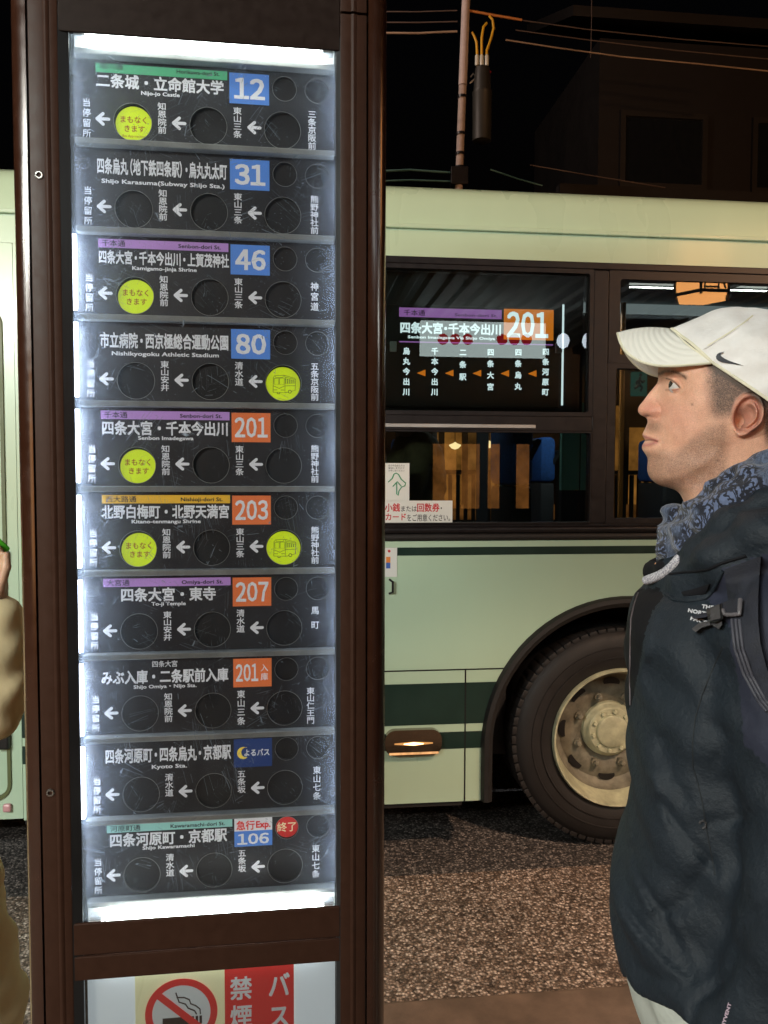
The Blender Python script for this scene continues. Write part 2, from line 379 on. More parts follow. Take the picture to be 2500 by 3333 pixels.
setting('road_shoulder', MB().box(-60, 60, KW + .002, -.1205, RZ - .011, RZ + .003), pebble)
kerb = tag(bpy.data.objects.new('kerb', None), kind='structure'); COL.objects.link(kerb); kerb.location = (0, D_BUS, 0); kerb.rotation_euler = (0, 0, YAW_BUS)
kme = MB().box(-.998, .998, -.225, .225, -.3, 0, .014).me('kerb_stone', concrete)
for k in range(-6, 8): link('kerb_stone', kme, kerb, (k * 2.0 + 1.95, KW - .225, random.uniform(-.002, .002)))
pav = bpy.data.objects.new('pavement', None); COL.objects.link(pav); pav['kind'] = 'structure'; pav.location = (0, D_BUS, 0); pav.rotation_euler = (0, 0, YAW_BUS)
MB().box(-40, 40, -14, KW - .452, -.3, -.045).obj('pavement_bed', concrete, pav)
sme = MB().box(-.2975, .2975, -.2975, .2975, -.04, -.001, .004).me('paving_slab', slabm)
for i in range(-5, 6):
    for j in range(0, 7):
        link('paving_slab', sme, pav, (i * .6 + .1, KW - .452 - .3 - j * .6, random.uniform(-.002, .001)))

# ================================================================== BUS APPROACH SIGN
so = empty('bus_approach_sign', 'tall brown metal bus stop pillar with lit route panel of ten rows', 'bus stop sign',
           (0, D_SIGN, 0), YAW_SIGN, org=(-.272, .06, 0))
SIGN = so
H2 = 2.72
def q_round(cx, cy, r, a0, a1, n=10): return [(cx + r * cos(radians(a0 + (a1 - a0) * k / n)), cy + r * sin(radians(a0 + (a1 - a0) * k / n))) for k in range(n + 1)]
# outer rounded columns
for side in (-1, 1):
    if side < 0: pr = q_round(-.5195 - .0015, .030, .0285, 270, 180, 12)[:] ; pr = [(-.5225, .0015)] + pr[1:] + [(-.5495, .12), (-.5225, .12)]
    else: pr = [(-.0255, .0015)] + q_round(-.0230, .030, .0285, 270, 360, 12)[1:] + [(.0055, .12), (-.0255, .12)]
    MB().prism(pr, -.02, H2).obj('column', brown, so, 35)
# flat faces with a raised rib
def face_prof(a, rib, b, flip):
    # slightly faceted extrusion with a shallow rounded rib
    p = [(a, .010), (a, .0006), (a + .0012, 0)]
    p += [(rib - .005, 0), (rib - .0035, -.0012), (rib - .001, -.0022), (rib + .0015, -.0018), (rib + .004, 0.0)]
    p += [(b - .0012, 0), (b, .0006), (b, .010)]
    return p
JZ = 2.246
for (a, rib, b) in ((-.519, -.493, -.4782), (-.0682, -.0475, -.0285)):
    MB().prism(face_prof(a, rib, b, 1), -.02, JZ - .002 if a > -.2 else H2).obj('frame_face', brown2, so, 30)
    if a > -.2: MB().prism(face_prof(a, rib, b, 1), JZ + .002, H2).obj('frame_face', brown2, so, 30)
    MB().box(a + .0005, b - .0005, .0101, .03, -.02, H2).obj('frame_core', gasket, so)
for x0, x1 in ((-.5224, -.5192), (-.0283, -.0257)): MB().box(x0, x1, .012, .1, -.02, H2).obj('frame_groove', gasket, so)
# black inner gasket, splayed
MB().prism([(-.478, .0008), (-.4645, .0065), (-.4645, .012), (-.478, .012)], .2, 2.21).obj('gasket', gasket, so)
MB().prism([(-.0684, .0008), (-.0684, .012), (-.0745, .012), (-.0745, .0065)], .2, 2.21).obj('gasket', gasket, so)
# header, cross bar, lower body
MB().box(-.4779, -.0685, .0012, .0062, 2.1905, H2, .0015).obj('header_panel', brown3, so)
MB().box(-.4779, -.0685, .0012, .0062, .8115, .8620, .002).obj('cross_bar', brown2, so)
MB().box(-.4779, -.0685, .0016, .0062, .7715, .8090, .0015).obj('cross_bar', brown2, so)
MB().box(-.4779, -.0685, .0012, .05, -.02, .20, .002).obj('foot_panel', brown2, so)
MB().box(-.548, .004, .1205, .135, -.02, H2).obj('back_panel', brown2, so)
b = MB(); b.box(-.56, .016, -.02, .15, -.02, .012, .004); b.obj('base_plate', brown2, so)
# screws
scr = MB(); scr.lathe([(.0034, .001), (.0062, .001), (.0062, -.0012), (.0050, -.0026), (.0036, -.0026), (.0034, .001)], (0, 0, 0), 'y', 20, closed=True); sm_ = scr.me('screw', steel, 40)
for z in (1.983, 1.069): link('screw', sm_, so, (-.5065, 0, z))
# lamp box interior
BY = .045
MB().box(-.4780, -.0600, BY + .012, BY + .02, .83, 2.225).obj('lamp_box_back', holedark, so)
MB().box(-.4665, -.0745, .020, BY, 2.2165, 2.220).obj('reflector', reflector, so)
MB().box(-.4665, -.0745, BY + .004, BY + .008, 2.1775, 2.2160).obj('reflector', reflector, so)
MB().box(-.4665, -.0745, .020, BY, .8325, .836).obj('reflector', reflector, so)
MB().box(-.4665, -.0745, BY + .004, BY + .008, .8365, .8655).obj('reflector', reflector, so)
MB().tube([(-.442, .028, 2.199), (-.098, .028, 2.199)], .0115, 16).obj('lamp_tube', tube_glow, so, 40)
MB().tube([(-.432, .028, .857), (-.098, .028, .857)], .0115, 16).obj('lamp_tube', tube_glow, so, 40)
for x, z in ((-.4515, 2.203), (-.0865, 2.203), (-.4475, .853), (-.0865, .853)):
    MB().box(x - .009, x + .009, .018, .034, z - .009, z + .009, .002).obj('lamp_holder', reflector, so)
MB().box(-.4810, -.4785, .013, BY, .84, 2.215).obj('side_wall', reflector, so)
MB().box(-.0600, -.0580, .013, BY, .84, 2.215).obj('side_wall', reflector, so)
P0, PIT, X0 = 2.1683, .1305, -.2366
# vertical side lamps, one length per row, behind the left and right edges
sl = MB().tube([(0, 0, -.0555), (0, 0, .0555)], .0062, 10).me('side_lamp', strip_glow, 40)
sr = MB().tube([(0, 0, -.0555), (0, 0, .0555)], .0036, 10).me('side_lamp', strip_glow, 40)
for i in range(10):
    zc = P0 - PIT * i - .0545
    link('side_lamp', sl, so, (-.4695, .030, zc)) if 2 <= i <= 8 else link('side_lamp', sr, so, (-.4750, .017, zc))
    link('side_lamp', sr, so, (-.0662, .022, zc))
# shelves between the rows
for i in range(11):
    z0 = P0 - PIT * i + .0064
    b = MB(); b.box(-.4638 if i else -.463, -.0752, .029, BY + .003, z0, z0 + .0088, .0012); b.obj('divider', acryl, so)

ROWS = [
 dict(n='12', band=('green_print', '堀川通', 'Horikawa-dori St.'), m='二条城・立命館大学', mx=(-198.5, -8), mz=(-35, -13.2), e='Nijo-jo Castle', ex=(-132, -75), ez=-41.8, c=('知恩院前', '東山三条', '三条京阪前'), d=(1, 0, 0), c4x=127),
 dict(n='31', m='四条烏丸（地下鉄四条駅）・烏丸丸太町', mx=(-199, -4.5), mz=(-33, -7.6), dot=.62, e='Shijo Karasuma(Subway Shijo Sta.)', ex=(-192, -8.6), ez=-45.6, es=8.6, c=('知恩院前', '東山三条', '熊野神社前'), d=(0, 0, 0)),
 dict(n='46', band=('lilac_print', '千本通', 'Senbon-dori St.'), m='四条大宮・千本今出川・上賀茂神社', mx=(-198.5, -2.2), mz=(-37, -15.6), dot=.72, e='Kamigamo-jinja Shrine', ex=(-148.4, -51.9), ez=-44.3, c=('知恩院前', '東山三条', '神宮道'), d=(1, 0, 0)),
 dict(n='80', m='市立病院・西京極総合運動公園', mx=(-198, -3.5), mz=(-34, -9.4), dot=.75, e='Nishikyogoku Athletic Stadium', ex=(-180.4, -19.2), ez=-44.6, es=8.6, c=('東山安井', '清水道', '五条京阪前'), d=(0, 0, 2)),
 dict(n='201', col='o', band=('lilac_print', '千本通', 'Senbon-dori St.'), m='四条大宮・千本今出川', mx=(-197.8, -4.5), mz=(-37, -14.2), e='Senbon Imadegawa', ex=(-142.8, -59.1), ez=-43.5, c=('知恩院前', '東山三条', '熊野神社前'), d=(1, 0, 0)),
 dict(n='203', col='o', band=('amber_print', '西大路通', 'Nishioji-dori St.'), m='北野白梅町・北野天満宮', mx=(-199.5, -4), mz=(-36.2, -14), e='Kitano-tenmangu Shrine', ex=(-154.1, -49.1), ez=-43.0, c=('知恩院前', '東山三条', '熊野神社前'), d=(1, 0, 2)),
 dict(n='207', col='o', band=('lilac_print', '大宮通', 'Omiya-dori St.'), m='四条大宮・東寺', mx=(-173, -26), mz=(-36, -13.6), e='To-ji Temple', ex=(-125.6, -73.4), ez=-42.2, c=('東山安井', '清水道', '馬町'), d=(0, 0, 0)),
 dict(n='201', col='o', sub='入庫', m='みぶ入庫・二条駅前入庫', mx=(-204, -7.6), mz=(-36, -13.2), top='四条大宮', e='Shijo Omiya・Nijo Sta.', ex=(-154.4, -57.7), ez=-43.2, c=('知恩院前', '東山三条', '東山仁王門'), d=(0, 0, 0), c4x=123),
 dict(n='', col='n', m='四条河原町・四条烏丸・京都駅', mx=(-199.6, -4.4), mz=(-32, -7.0), dot=.72, e='Kyoto Sta.', ex=(-127.9, -73.9), ez=-42, es=8.8, c=('清水道', '五条坂', '東山七条'), d=(0, 0, 0), c4x=133),
 dict(n='106', col='e', band=('aqua_print', '河原町通', 'Kawaramachi-dori St.'), m='四条河原町・京都駅', mx=(-195, -11.5), mz=(-36, -13.2), e='Shijo Kawaramachi', ex=(-143.8, -63.2), ez=-42.0, c=('清水道', '五条坂', '東山七条'), d=(0, 0, 0), s1=True, c4x=131),
]
BIG = [(-145.2, -83.0), (-32.2, -82.4), (81.2, -82.6)]; SML = [(84.4, -19.2), (135.0, -19.3)]
arrow_me = arrow_mb().me('arrow', white_p)
hole_me = MB().lathe([(.0285, 0), (.0285, -.0002), (0.0, -.0002)], (0, 0, 0), 'y', 40).me('indicator_hole', holedark)
hole_s = MB().lathe([(.0188, 0), (.0188, -.0002), (0.0, -.0002)], (0, 0, 0), 'y', 32).me('indicator_hole', holedark)
ring_big = MB().lathe([(.0279, 0), (.0279, -.0005), (.0285, -.0005), (.0285, 0)], (0, 0, 0), 'y', 48, closed=True).me('rim', acryl, 40)
ring_sml = MB().lathe([(.0184, 0), (.0184, -.0004), (.0189, -.0004), (.0189, 0)], (0, 0, 0), 'y', 40, closed=True).me('rim', acryl, 40)
ring_tiny = MB().lathe([(.0076, 0), (.0076, -.0003), (.0081, -.0003), (.0081, 0)], (0, 0, 0), 'y', 28, closed=True).me('rim', acryl, 40)
disc_me = MB().lathe([(.0270, 0), (.0272, -.0012), (.0268, -.0018), (0.0, -.0018)], (0, 0, 0), 'y', 40).me('indicator_disc', lime, 40)
plate_me = {}
def rect_obj(name, m, parent, x0, x1, z0, z1, y, label=None):
    return MB().box(x0, x1, y, y + .0006, z0, z1).obj(name, m, parent, label=label)
def bus_drawing(parent, cx, cz, y):
    """small line drawing of an old bonnet-less bus in three quarter view"""
    s = .00030
    def pl(pts, w=.00032):
        mb.tube([(cx + p[0] * s, y, cz + p[1] * s) for p in pts], w, 4, False)
    mb = MB()
    pl([(-52, -42), (-50, 34), (-44, 44), (6, 48), (12, 38), (10, -44), (-52, -42)])
    pl([(-46, 30), (-46, 0), (-22, 0), (-22, 32), (-46, 30)]); pl([(-18, 32), (-18, 0), (6, -1), (7, 33), (-18, 32)])
    pl([(-40, 42), (-38, 34), (0, 36), (2, 46)]); pl([(-52, -8), (-20, -22), (10, -8)])
    pl([(6, 48), (62, 32), (66, 26), (64, -30), (44, -36)]); pl([(10, -44), (30, -40)]); pl([(12, 38), (64, 26)])
    for k in range(5):
        x = 14 + k * 10; pl([(x, 30 - k * 2), (x, 4 + k * .4), (x + 8, 4 + k * .4), (x + 8, 28 - k * 2), (x, 30 - k * 2)])
    pl([(10, -8), (64, -6)]); pl([(-50, -30), (-30, -30)]); pl([(-12, -30), (8, -30)])
    for (ox, r) in ((36, 8), (-2, 0)):
        if r: pl([(ox + r * cos(a * pi / 6), -38 + r * sin(a * pi / 6)) for a in range(13)], .0005)
    pl([(-30, -44), (-30, -50), (-18, -50), (-18, -44)], .0005)
    return mb.obj('bus_drawing', bus_line, parent)
for i, R in enumerate(ROWS):
    z = P0 - PIT * i; mm = .001
    holes = [circ(X0 + x * mm, z + y * mm, .0285, 40) for x, y in BIG] + [circ(X0 + x * mm, z + y * mm, .0189, 32) for x, y in SML]
    f = MB(); f.plate([(-.4664, z - .1158), (-.0722, z - .1158), (-.0722, z + .0062), (-.4664, z + .0062)], holes, BY, BY + .007)
    u = f.obj('route_unit', board, so)
    ORG[u.name] = (0, 0, 0)
    def lb(ztxt): return z + ztxt * mm
    y1, y2, y3 = BY - .0009, BY - .0015, BY - .0021
    for k, (x, yy) in enumerate(BIG):
        link('indicator_hole', hole_me, u, (X0 + x * mm, BY + .0068, lb(yy)))
        link('rim', ring_big, u, (X0 + x * mm, BY, lb(yy)))
        if R['d'][k] == 1:
            dx, dz = X0 + (x + 1.2) * mm, lb(yy - 2.6)
            link('indicator_disc', disc_me, u, (dx, BY + .0045, dz))
            L_ = Lettering(BY + .0024); L_.row('まもなく', dx - .0215, dx + .0215, dz + .0015, dz + .0130, .010); L_.row('きます', dx - .0155, dx + .0165, dz - .0118, dz - .0008, .010)
            L_.obj(disc_red, u)
            if i == 0: l2 = Lettering(BY + .0024); l2.latin('Bus Approaching', dx - .017, dx + .0165, dz - .0190, .0050, 0); l2.obj(disc_red, u)
        if R['d'][k] == 2:
            dx, dz = X0 + (x - .8) * mm, lb(yy - 1.8)
            link('indicator_disc', disc_me, u, (dx, BY + .0045, dz)); bus_drawing(u, dx, dz, BY + .0026)
    for k, (x, yy) in enumerate(SML):
        link('indicator_hole', hole_s, u, (X0 + x * mm, BY + .0068, lb(yy))); link('rim', ring_sml, u, (X0 + x * mm, BY, lb(yy)))
        if R.get('s1') and k == 0:
            dx, dz = X0 + x * mm, lb(yy + .5)
            MB().lathe([(.0178, 0), (.018, -.0012), (.0176, -.0018), (0.0, -.0018)], (0, 0, 0), 'y', 40).obj('indicator_disc', red_p, u, 40, (dx, BY + .0045, dz), label='red round disc')
            Lettering(BY + .0024).row('終了', dx - .0165, dx + .0165, dz - .0085, dz + .0085, .012).obj(cream_p, u)
    link('rim', ring_tiny, u, (X0 - .2182, BY, lb(-18.3)))
    for x in (-189.0, -76.2, 37.8): link('arrow', arrow_me, u, (X0 + x * mm, y1 + .0002, lb(-81)))
    # route number plate
    c = R.get('col')
    pm = {'o': orange_p, 'n': navy_p, 'e': blue_p}.get(c, blue_p)
    if c == 'e':
        rect_obj('number_plate', white_p, u, X0, X0 + .0605, lb(-20.6), z, y1, 'white upper plate'); rect_obj('number_plate', blue_p, u, X0, X0 + .0605, lb(-46), lb(-20.8), y1)
        Lettering(y2).row('急行', X0 + .003, X0 + .033, lb(-19), lb(-3), .02).latin('Exp.', X0 + .035, X0 + .0575, lb(-15.6), .0150, .03).obj(red_p, u)
        Lettering(y2).num('106', X0 + .0055, X0 + .0545, lb(-42.0), .0168, .030).obj(white_p, u)
    else:
        rect_obj('number_plate', pm, u, X0, X0 + .0606, lb(-46), z, y1)
        if c == 'n':
            o = q_round(0, 0, .0098, 60, 300, 20); inn = q_round(.0050, .0010, .0082, 300 - 18, 60 + 22, 20)
            MB().plate([(X0 + .0150 + p[0], lb(-22.6) + p[1]) for p in o + inn], [], y2, y2 + .0004).obj('moon', moon_p, u)
            Lettering(y3).row('よるバス', X0 + .0155, X0 + .0575, lb(-28.5), lb(-16), .022).obj(white_p, u)
        elif R.get('sub'):
            Lettering(y2).num(R['n'], X0 + .0045, X0 + .0390, lb(-36.0), .0270, .024).obj(white_p, u)
            Lettering(y2).col('入庫', X0 + .0492, lb(-8), lb(-37), .0125, .012).obj(white_p, u)
        elif len(R['n']) == 2: Lettering(y2).num(R['n'], X0 + .0085, X0 + .0530, lb(-38.0), .0298, .034).obj(white_p, u)
        else: Lettering(y2).num(R['n'], X0 + .0055, X0 + .0555, lb(-37.8), .0300, .026).obj(white_p, u)
    if R.get('band'):
        bm_, a_, e_ = R['band']
        rect_obj('street_band', MATS[bm_], u, X0 - .1985, X0 - .0032, lb(-12.0), lb(1.0), y1)
        up = 3.0 if i == 0 else 0
        Lettering(y2).row(a_, X0 - .1935, X0 - .1935 + .0118 * len(a_), lb(-10.6 + up), lb(-.2 + up), .012).obj(black_p, u)
        le = 64 if len(e_) < 19 else 85
        Lettering(y2).latin(e_, X0 - (.015 + le * mm), X0 - .015, lb(-8.6 + up * .6), .0082, .020).obj(black_p, u)
    L_ = Lettering(y1); L_.row(R['m'], X0 + R['mx'][0] * mm, X0 + R['mx'][1] * mm, lb(R['mz'][0]), lb(R['mz'][1]), .027, R.get('dot', 1.0)); L_.obj(white_p, u)
    if R.get('top'): Lettering(y1).row(R['top'], X0 - .1263, X0 - .0864, lb(-10.2), lb(.6), .012).obj(white_p, u)
    es = R.get('es', 7.8)
    Lettering(y1).latin(R['e'], X0 + R['ex'][0] * mm, X0 + R['ex'][1] * mm, lb(R['ez']), es * mm, .026).obj(white_p, u)
    Lettering(y1).col('当停留所', X0 - .2125, lb(-50.5), lb(-111), .0128, .012).obj(white_p, u)
    for k, (txt, xx) in enumerate(zip(R['c'], (-101.6, 12.0, R.get('c4x', 130.6)))):
        n = len(txt); zt, zb = (-51.4, -98.6)
        if n == 3: zt, zb = (-50.5, -88.5)
        if txt == '神宮道': zt, zb = (-53, -100)
        if n == 5: zt, zb = (-49.5, -110)
        if n == 2: zt, zb = (-43, -90)
        if txt == '東山七条': zt, zb = (-49, -106)
        if i == 7 and k == 1: zt, zb = (-50, -108)
        Lettering(y1).col(txt, X0 + xx * mm, lb(zt), lb(zb), .0134, .014).obj(white_p, u)
    if i not in (7,):   # clear film squares stuck over the last stop name
        pass
# glass in front of the rows
g = MB().box(-.4640, -.0750, .0070, .0085, .8625, 2.1900).obj('glass_pane', sign_glass, so)
# lower lit poster case
MB().box(-.4645, -.0750, .030, .034, .20, .7712).obj('poster_backing', mat('poster_white', (.80, .83, .86), .4, 0, .03, em=(.88, .95, 1.0), es=.42), so)
MB().tube([(-.44, .020, .772), (-.10, .020, .772)], .005, 10).obj('lamp_tube', glow('poster_lamp', (.9, .97, 1.0), 4.0), so, 40)
MB().box(-.4642, -.0750, .0100, .0115, .20, .7712).obj('poster_pane', clear_glass, so)
ps = MB().box(-.392, -.142, .0285, .0296, .28, .7605).obj('no_smoking_notice', cream_p, so)
ps.location.y += 0
yy = .0280
MB().box(-.2525, -.142, yy, .0284, .28, .7606).obj('red_field', red_p, ps)
MB().lathe([(.0535, 0), (.0535, -.0004), (0, -.0004)], (-.3205, yy, .690), 'y', 48).obj('white_disc', white_p, ps)
MB().lathe([(.0455, -.0007), (.0455, -.0011), (.0565, -.0011), (.0565, -.0007)], (-.3205, yy, .690), 'y', 56, closed=True).obj('ban_ring', red_p, ps)
cg = MB(); cg.box(-.350, -.301, yy - .0009, yy - .0004, .6700, .6830); cg.box(-.2985, -.2945, yy - .0009, yy - .0004, .6700, .6830); cg.box(-.2925, -.2885, yy - .0009, yy - .0004, .6700, .6830)
cg.tube([(-.291, yy - .0006, .686), (-.2915, yy - .0006, .694), (-.298, yy - .0006, .700), (-.306, yy - .0006, .704), (-.308, yy - .0006, .711), (-.316, yy - .0006, .715), (-.328, yy - .0006, .716)], .0011, 6)
cg.tube([(-.297, yy - .0006, .686), (-.300, yy - .0006, .692), (-.310, yy - .0006, .697), (-.314, yy - .0006, .704), (-.324, yy - .0006, .708), (-.329, yy - .0006, .724)], .0011, 6)
cg.obj('cigarette', mat('brown_print', (.07, .035, .025), .5), ps)
bar = MB(); bar.box(-.047, .047, -.0003, .0002, -.0055, .0055); bar.obj('ban_bar', red_p, ps, loc=(-.3205, yy - .0013, .690), rot=(0, radians(42), 0))
Lettering(yy - .0004).col('禁煙', -.2265, .7460, .6530, .036, .02, .040).col('バス', -.1660, .7490, .6450, .036, .02, .044).obj(white_p, ps)
# faint strip under the poster lamp
MB().box(-.4642, -.0750, .0120, .030, .7716, .7735).obj('reflector', reflector, so)

# ================================================================== CITY BUS
bo = empty('city_bus', 'pale green city bus with dark green stripes standing at the kerb', 'bus', (0, D_BUS, 0), YAW_BUS, org=(2.4, 1.22, RZ))
BUS = bo
busgreen = mat('bus_pale_green', (.445, .60, .452), .30, 0, .03, 2.2, .0006, 3, coat=.4, stretch=(1, 1, .25))
dkgreen = mat('bus_dark_green', (.009, .030, .024), .35, 0, .1, 12, coat=.3)
rubber = mat('rubber', (.012, .0105, .0105), .6, 0, .2, 20, .0006, 120)
framem = mat('window_frame_dark', (.012, .0105, .0125), .38, .3, .2, 30)
alu = mat('aluminium', (.55, .56, .56), .3, .9)
interior_d = mat('interior_dark', (.02, .02, .022), .7)
WC = (1.09, .355)
def arch_z(s, R): return WC[1] + sqrt(max(0, R * R - (s - WC[0]) ** 2))
AR = .612
def arch_outline(z_lo, x0, x1, z_hi):
    pts = [(x0, z_lo), (WC[0] - AR, z_lo)]
    for k in range(0, 37): q = pi - pi * k / 36; pts.append((WC[0] + AR * cos(q), max(z_lo, WC[1] + AR * sin(q))))
    pts += [(WC[0] + AR, z_lo), (x1, z_lo), (x1, z_hi), (x0, z_hi)]
    o = [];
    for p in pts:
        if not o or abs(p[0] - o[-1][0]) + abs(p[1] - o[-1][1]) > 1e-5: o.append(p)
    return o
XF, XB = -1.50, 7.4
def seg_arch(x0, x1, z0, z1, y0, y1, R=AR):
    """panel between x0..x1, z0..z1 with the wheel arch circle cut away"""
    b = MB(); n = 60
    # left part
    def edge(z): return WC[0] - sqrt(max(0, R * R - max(0, z - WC[1]) ** 2)) if abs(z - WC[1]) < R or z < WC[1] else WC[0]
    zs = [z0 + (z1 - z0) * k / 14 for k in range(15)]
    if x0 < WC[0]:
        o = [(x0, z0)] + [(min(x1, edge(z)), z) for z in zs] + [(x0, z1)]; b.plate(o, [], y0, y1)
    if x1 > WC[0]:
        o = [(x1, z0), (x1, z1)] + [(max(x0, 2 * WC[0] - edge(z)), z) for z in zs[::-1]]; b.plate(o, [], y0, y1)
    return b
# side skin
b = MB(); b.plate([(XF, .7020), (WC[0] - sqrt(AR ** 2 - (.702 - WC[1]) ** 2), .7020)] + [(WC[0] + AR * cos(pi - a), WC[1] + AR * sin(pi - a)) for a in np.linspace(math.asin((.702 - WC[1]) / AR), pi - math.asin((.702 - WC[1]) / AR), 30)[1:-1]] + [(WC[0] + sqrt(AR ** 2 - (.702 - WC[1]) ** 2), .7020), (XB, .7020), (XB, 1.262), (XF, 1.262)], [], 0, .03)
b.obj('side_panel', busgreen, bo)
seg_arch(XF, .3575, .112, .6965, 0, .03).obj('skirt_panel', busgreen, bo)
seg_arch(.3635, WC[0] - .01, .112, .6965, 0, .03).obj('skirt_panel', busgreen, bo); seg_arch(WC[0] + .01, 2.9, .112, .6965, 0, .03).obj('skirt_panel', busgreen, bo)
MB().box(2.906, XB, 0, .03, .112, .6965).obj('skirt_panel', busgreen, bo)
MB().box(XF, XB, .031, .045, .112, 1.26).obj('seam_backing', gasket, bo) if False else None
MB().box(XF, .46, .012, .05, .105, .75).obj('seam_backing', gasket, bo)
MB().box(1.75, XB, .012, .05, .105, .75).obj('seam_backing', gasket, bo)
# stripes
seg_arch(XF, 5, .459, .641, -.0016, .0004).obj('stripe', dkgreen, bo)
seg_arch(XF, 5, .349, .424, -.0016, .0004).obj('stripe', dkgreen, bo)
MB().box(.059 - 1.2, 6.5, -.0016, .0004, 1.201, 1.236).obj('stripe', dkgreen, bo)
for (x, z0, z1) in ((.3605, .112, .697),): MB().box(x - .0028, x + .0028, -.0021, .02, z0, z1).obj('panel_seam', gasket, bo)
MB().box(XF, WC[0] - .495, -.0021, .02, .6966, .7018).obj('panel_seam', gasket, bo)
MB().box(WC[0] + .495, XB, -.0021, .02, .6966, .7018).obj('panel_seam', gasket, bo)
MB().box(XF, .352, .012, .06, .088, .111, .003).obj('skirt_edge', rubber, bo)
# roof: gutter rail, cove panel, roof skin
MB().box(XF - 1.25, XB, 0, .03, 2.472, 2.585).obj('cant_panel', busgreen, bo)
MB().box(XF - 1.25, XB, -.018, .02, 2.5855, 2.604, .004).obj('gutter', busgreen, bo)
rp = [(.004, 2.6045), (.006, 2.66), (.016, 2.72), (.040, 2.762), (.085, 2.790), (.2, 2.815), (1.2, 2.845), (2.2, 2.815), (2.38, 2.762), (2.41, 2.60), (2.39, 2.60), (2.36, 2.74), (1.2, 2.82), (.08, 2.76), (.03, 2.70), (.02, 2.6045)]
MB().prism(rp, XF - 1.25, XB, 'x').obj('roof', busgreen, bo, 35)
# rest of the shell
MB().box(XF - 1.25, XB, .80, 2.355, .18, .24).obj('floor', interior_d, bo); MB().box(XF - 1.25, .40, .05, .799, .18, .24).obj('floor', interior_d, bo); MB().box(1.80, XB, .05, .799, .18, .24).obj('floor', interior_d, bo)
MB().box(XF - 1.25, XB, .05, 2.38, 2.56, 2.58).obj('ceiling', mat('ceiling_grey', (.10, .11, .11), .6), bo)
MB().box(XB, XB + .03, .03, 2.38, .15, 2.74).obj('rear_panel', busgreen, bo)
MB().box(XF - 1.28, XF - 1.25, .03, 2.38, 2.2, 2.74).obj('front_panel', busgreen, bo)
MB().box(XF - 1.28, XF - 1.25, .03, 2.38, .15, 1.0).obj('front_panel', busgreen, bo)
MB().box(XF - 1.275, XF - 1.255, .03, 2.38, 1.0, 2.2).obj('windscreen', bus_glass, bo)
b = MB(); b.box(XF - 1.25, XB, 2.36, 2.39, .15, .98); b.box(XF - 1.25, XB, 2.36, 2.39, 2.36, 2.60)
for x in (XF - 1.25, -.6, .95, 2.5, 4.0, 5.6, XB - .1): b.box(x, x + .09, 2.365, 2.385, .98, 2.36)
b.obj('far_side_wall', interior_d, bo)
# window band: dark frames
wb = []
def frame(x0, x1, z0, z1, t, y0=-.006, y1=.045, name='window_frame', tb=None):
    tb = tb or t
    return MB().plate([(x0, z0), (x1, z0), (x1, z1), (x0, z1)], [rrect(x0 + t, x1 - t, z0 + tb, z1 - tb, .012)], y0, y1).obj(name, framem, bo)
MB().box(-1.0, XB, -.010, .03, 2.4400, 2.4705, .004).obj('window_rail', framem, bo)
MB().tube([(-1.0, -.004, 1.3115), (XB, -.004, 1.3115)], .016, 10).obj('sill_moulding', framem, bo, 40)
MB().tube([(-1.0, .002, 1.2800), (XB, .002, 1.2800)], .0165, 10).obj('sill_moulding', rubber, bo, 40)
MB().box(-1.0, XB, .003, .04, 1.2625, 1.336).obj('sill_backing', framem, bo)
MB().box(.916, .984, -.002, .05, 1.3365, 2.4395, .004).obj('window_post', framem, bo)
MB().box(-.999, -.93, -.002, .05, 1.3365, 2.4395, .004).obj('window_post', framem, bo)
MB().box(XF, -1.001, 0, .03, 1.2621, 2.4715).obj('side_panel', busgreen, bo)
# display window (upper) and fixed pane (lower), first bay
wf = frame(-.929, .915, 1.805, 2.4395, .018)
MB().box(-.925, .912, .012, .016, 1.815, 2.43).obj('pane', bus_glass, wf)
MB().box(-.929, .915, -.004, .045, 1.7400, 1.8045, .003).obj('window_rail', framem, bo)
MB().box(-.2, .66, -.0095, -.0042, 1.7515, 1.7665, .002).obj('rail_trim', mat('trim_pale', (.42, .43, .44), .35, .2), bo)
wf2 = frame(-.929, .9155, 1.3365, 1.7395, .006)
MB().box(-.925, .912, .016, .020, 1.340, 1.737).obj('pane', bus_glass, wf2)
# following bays: sliding upper sash over fixed pane
for k, x in enumerate((.9845, 2.56, 4.13, 5.70)):
    x1 = x + (1.54)
    w1 = frame(x, x1, 2.0400, 2.4395, .050, -.004, .03, 'sliding_sash', .036)
    MB().box(x + .045, x1 - .045, .006, .010, 2.07, 2.41).obj('pane', bus_glass, w1)
    w2 = frame(x, x1, 1.3365, 2.0395, .037, -.002, .045, 'window_frame', .022)
    MB().box(x + .03, x1 - .03, .016, .020, 1.35, 2.03).obj('pane', bus_glass, w2)
    if k < 3: MB().box(x1 + .001, x1 + .029, -.002, .05, 1.3365, 2.4395, .003).obj('window_post', framem, bo)
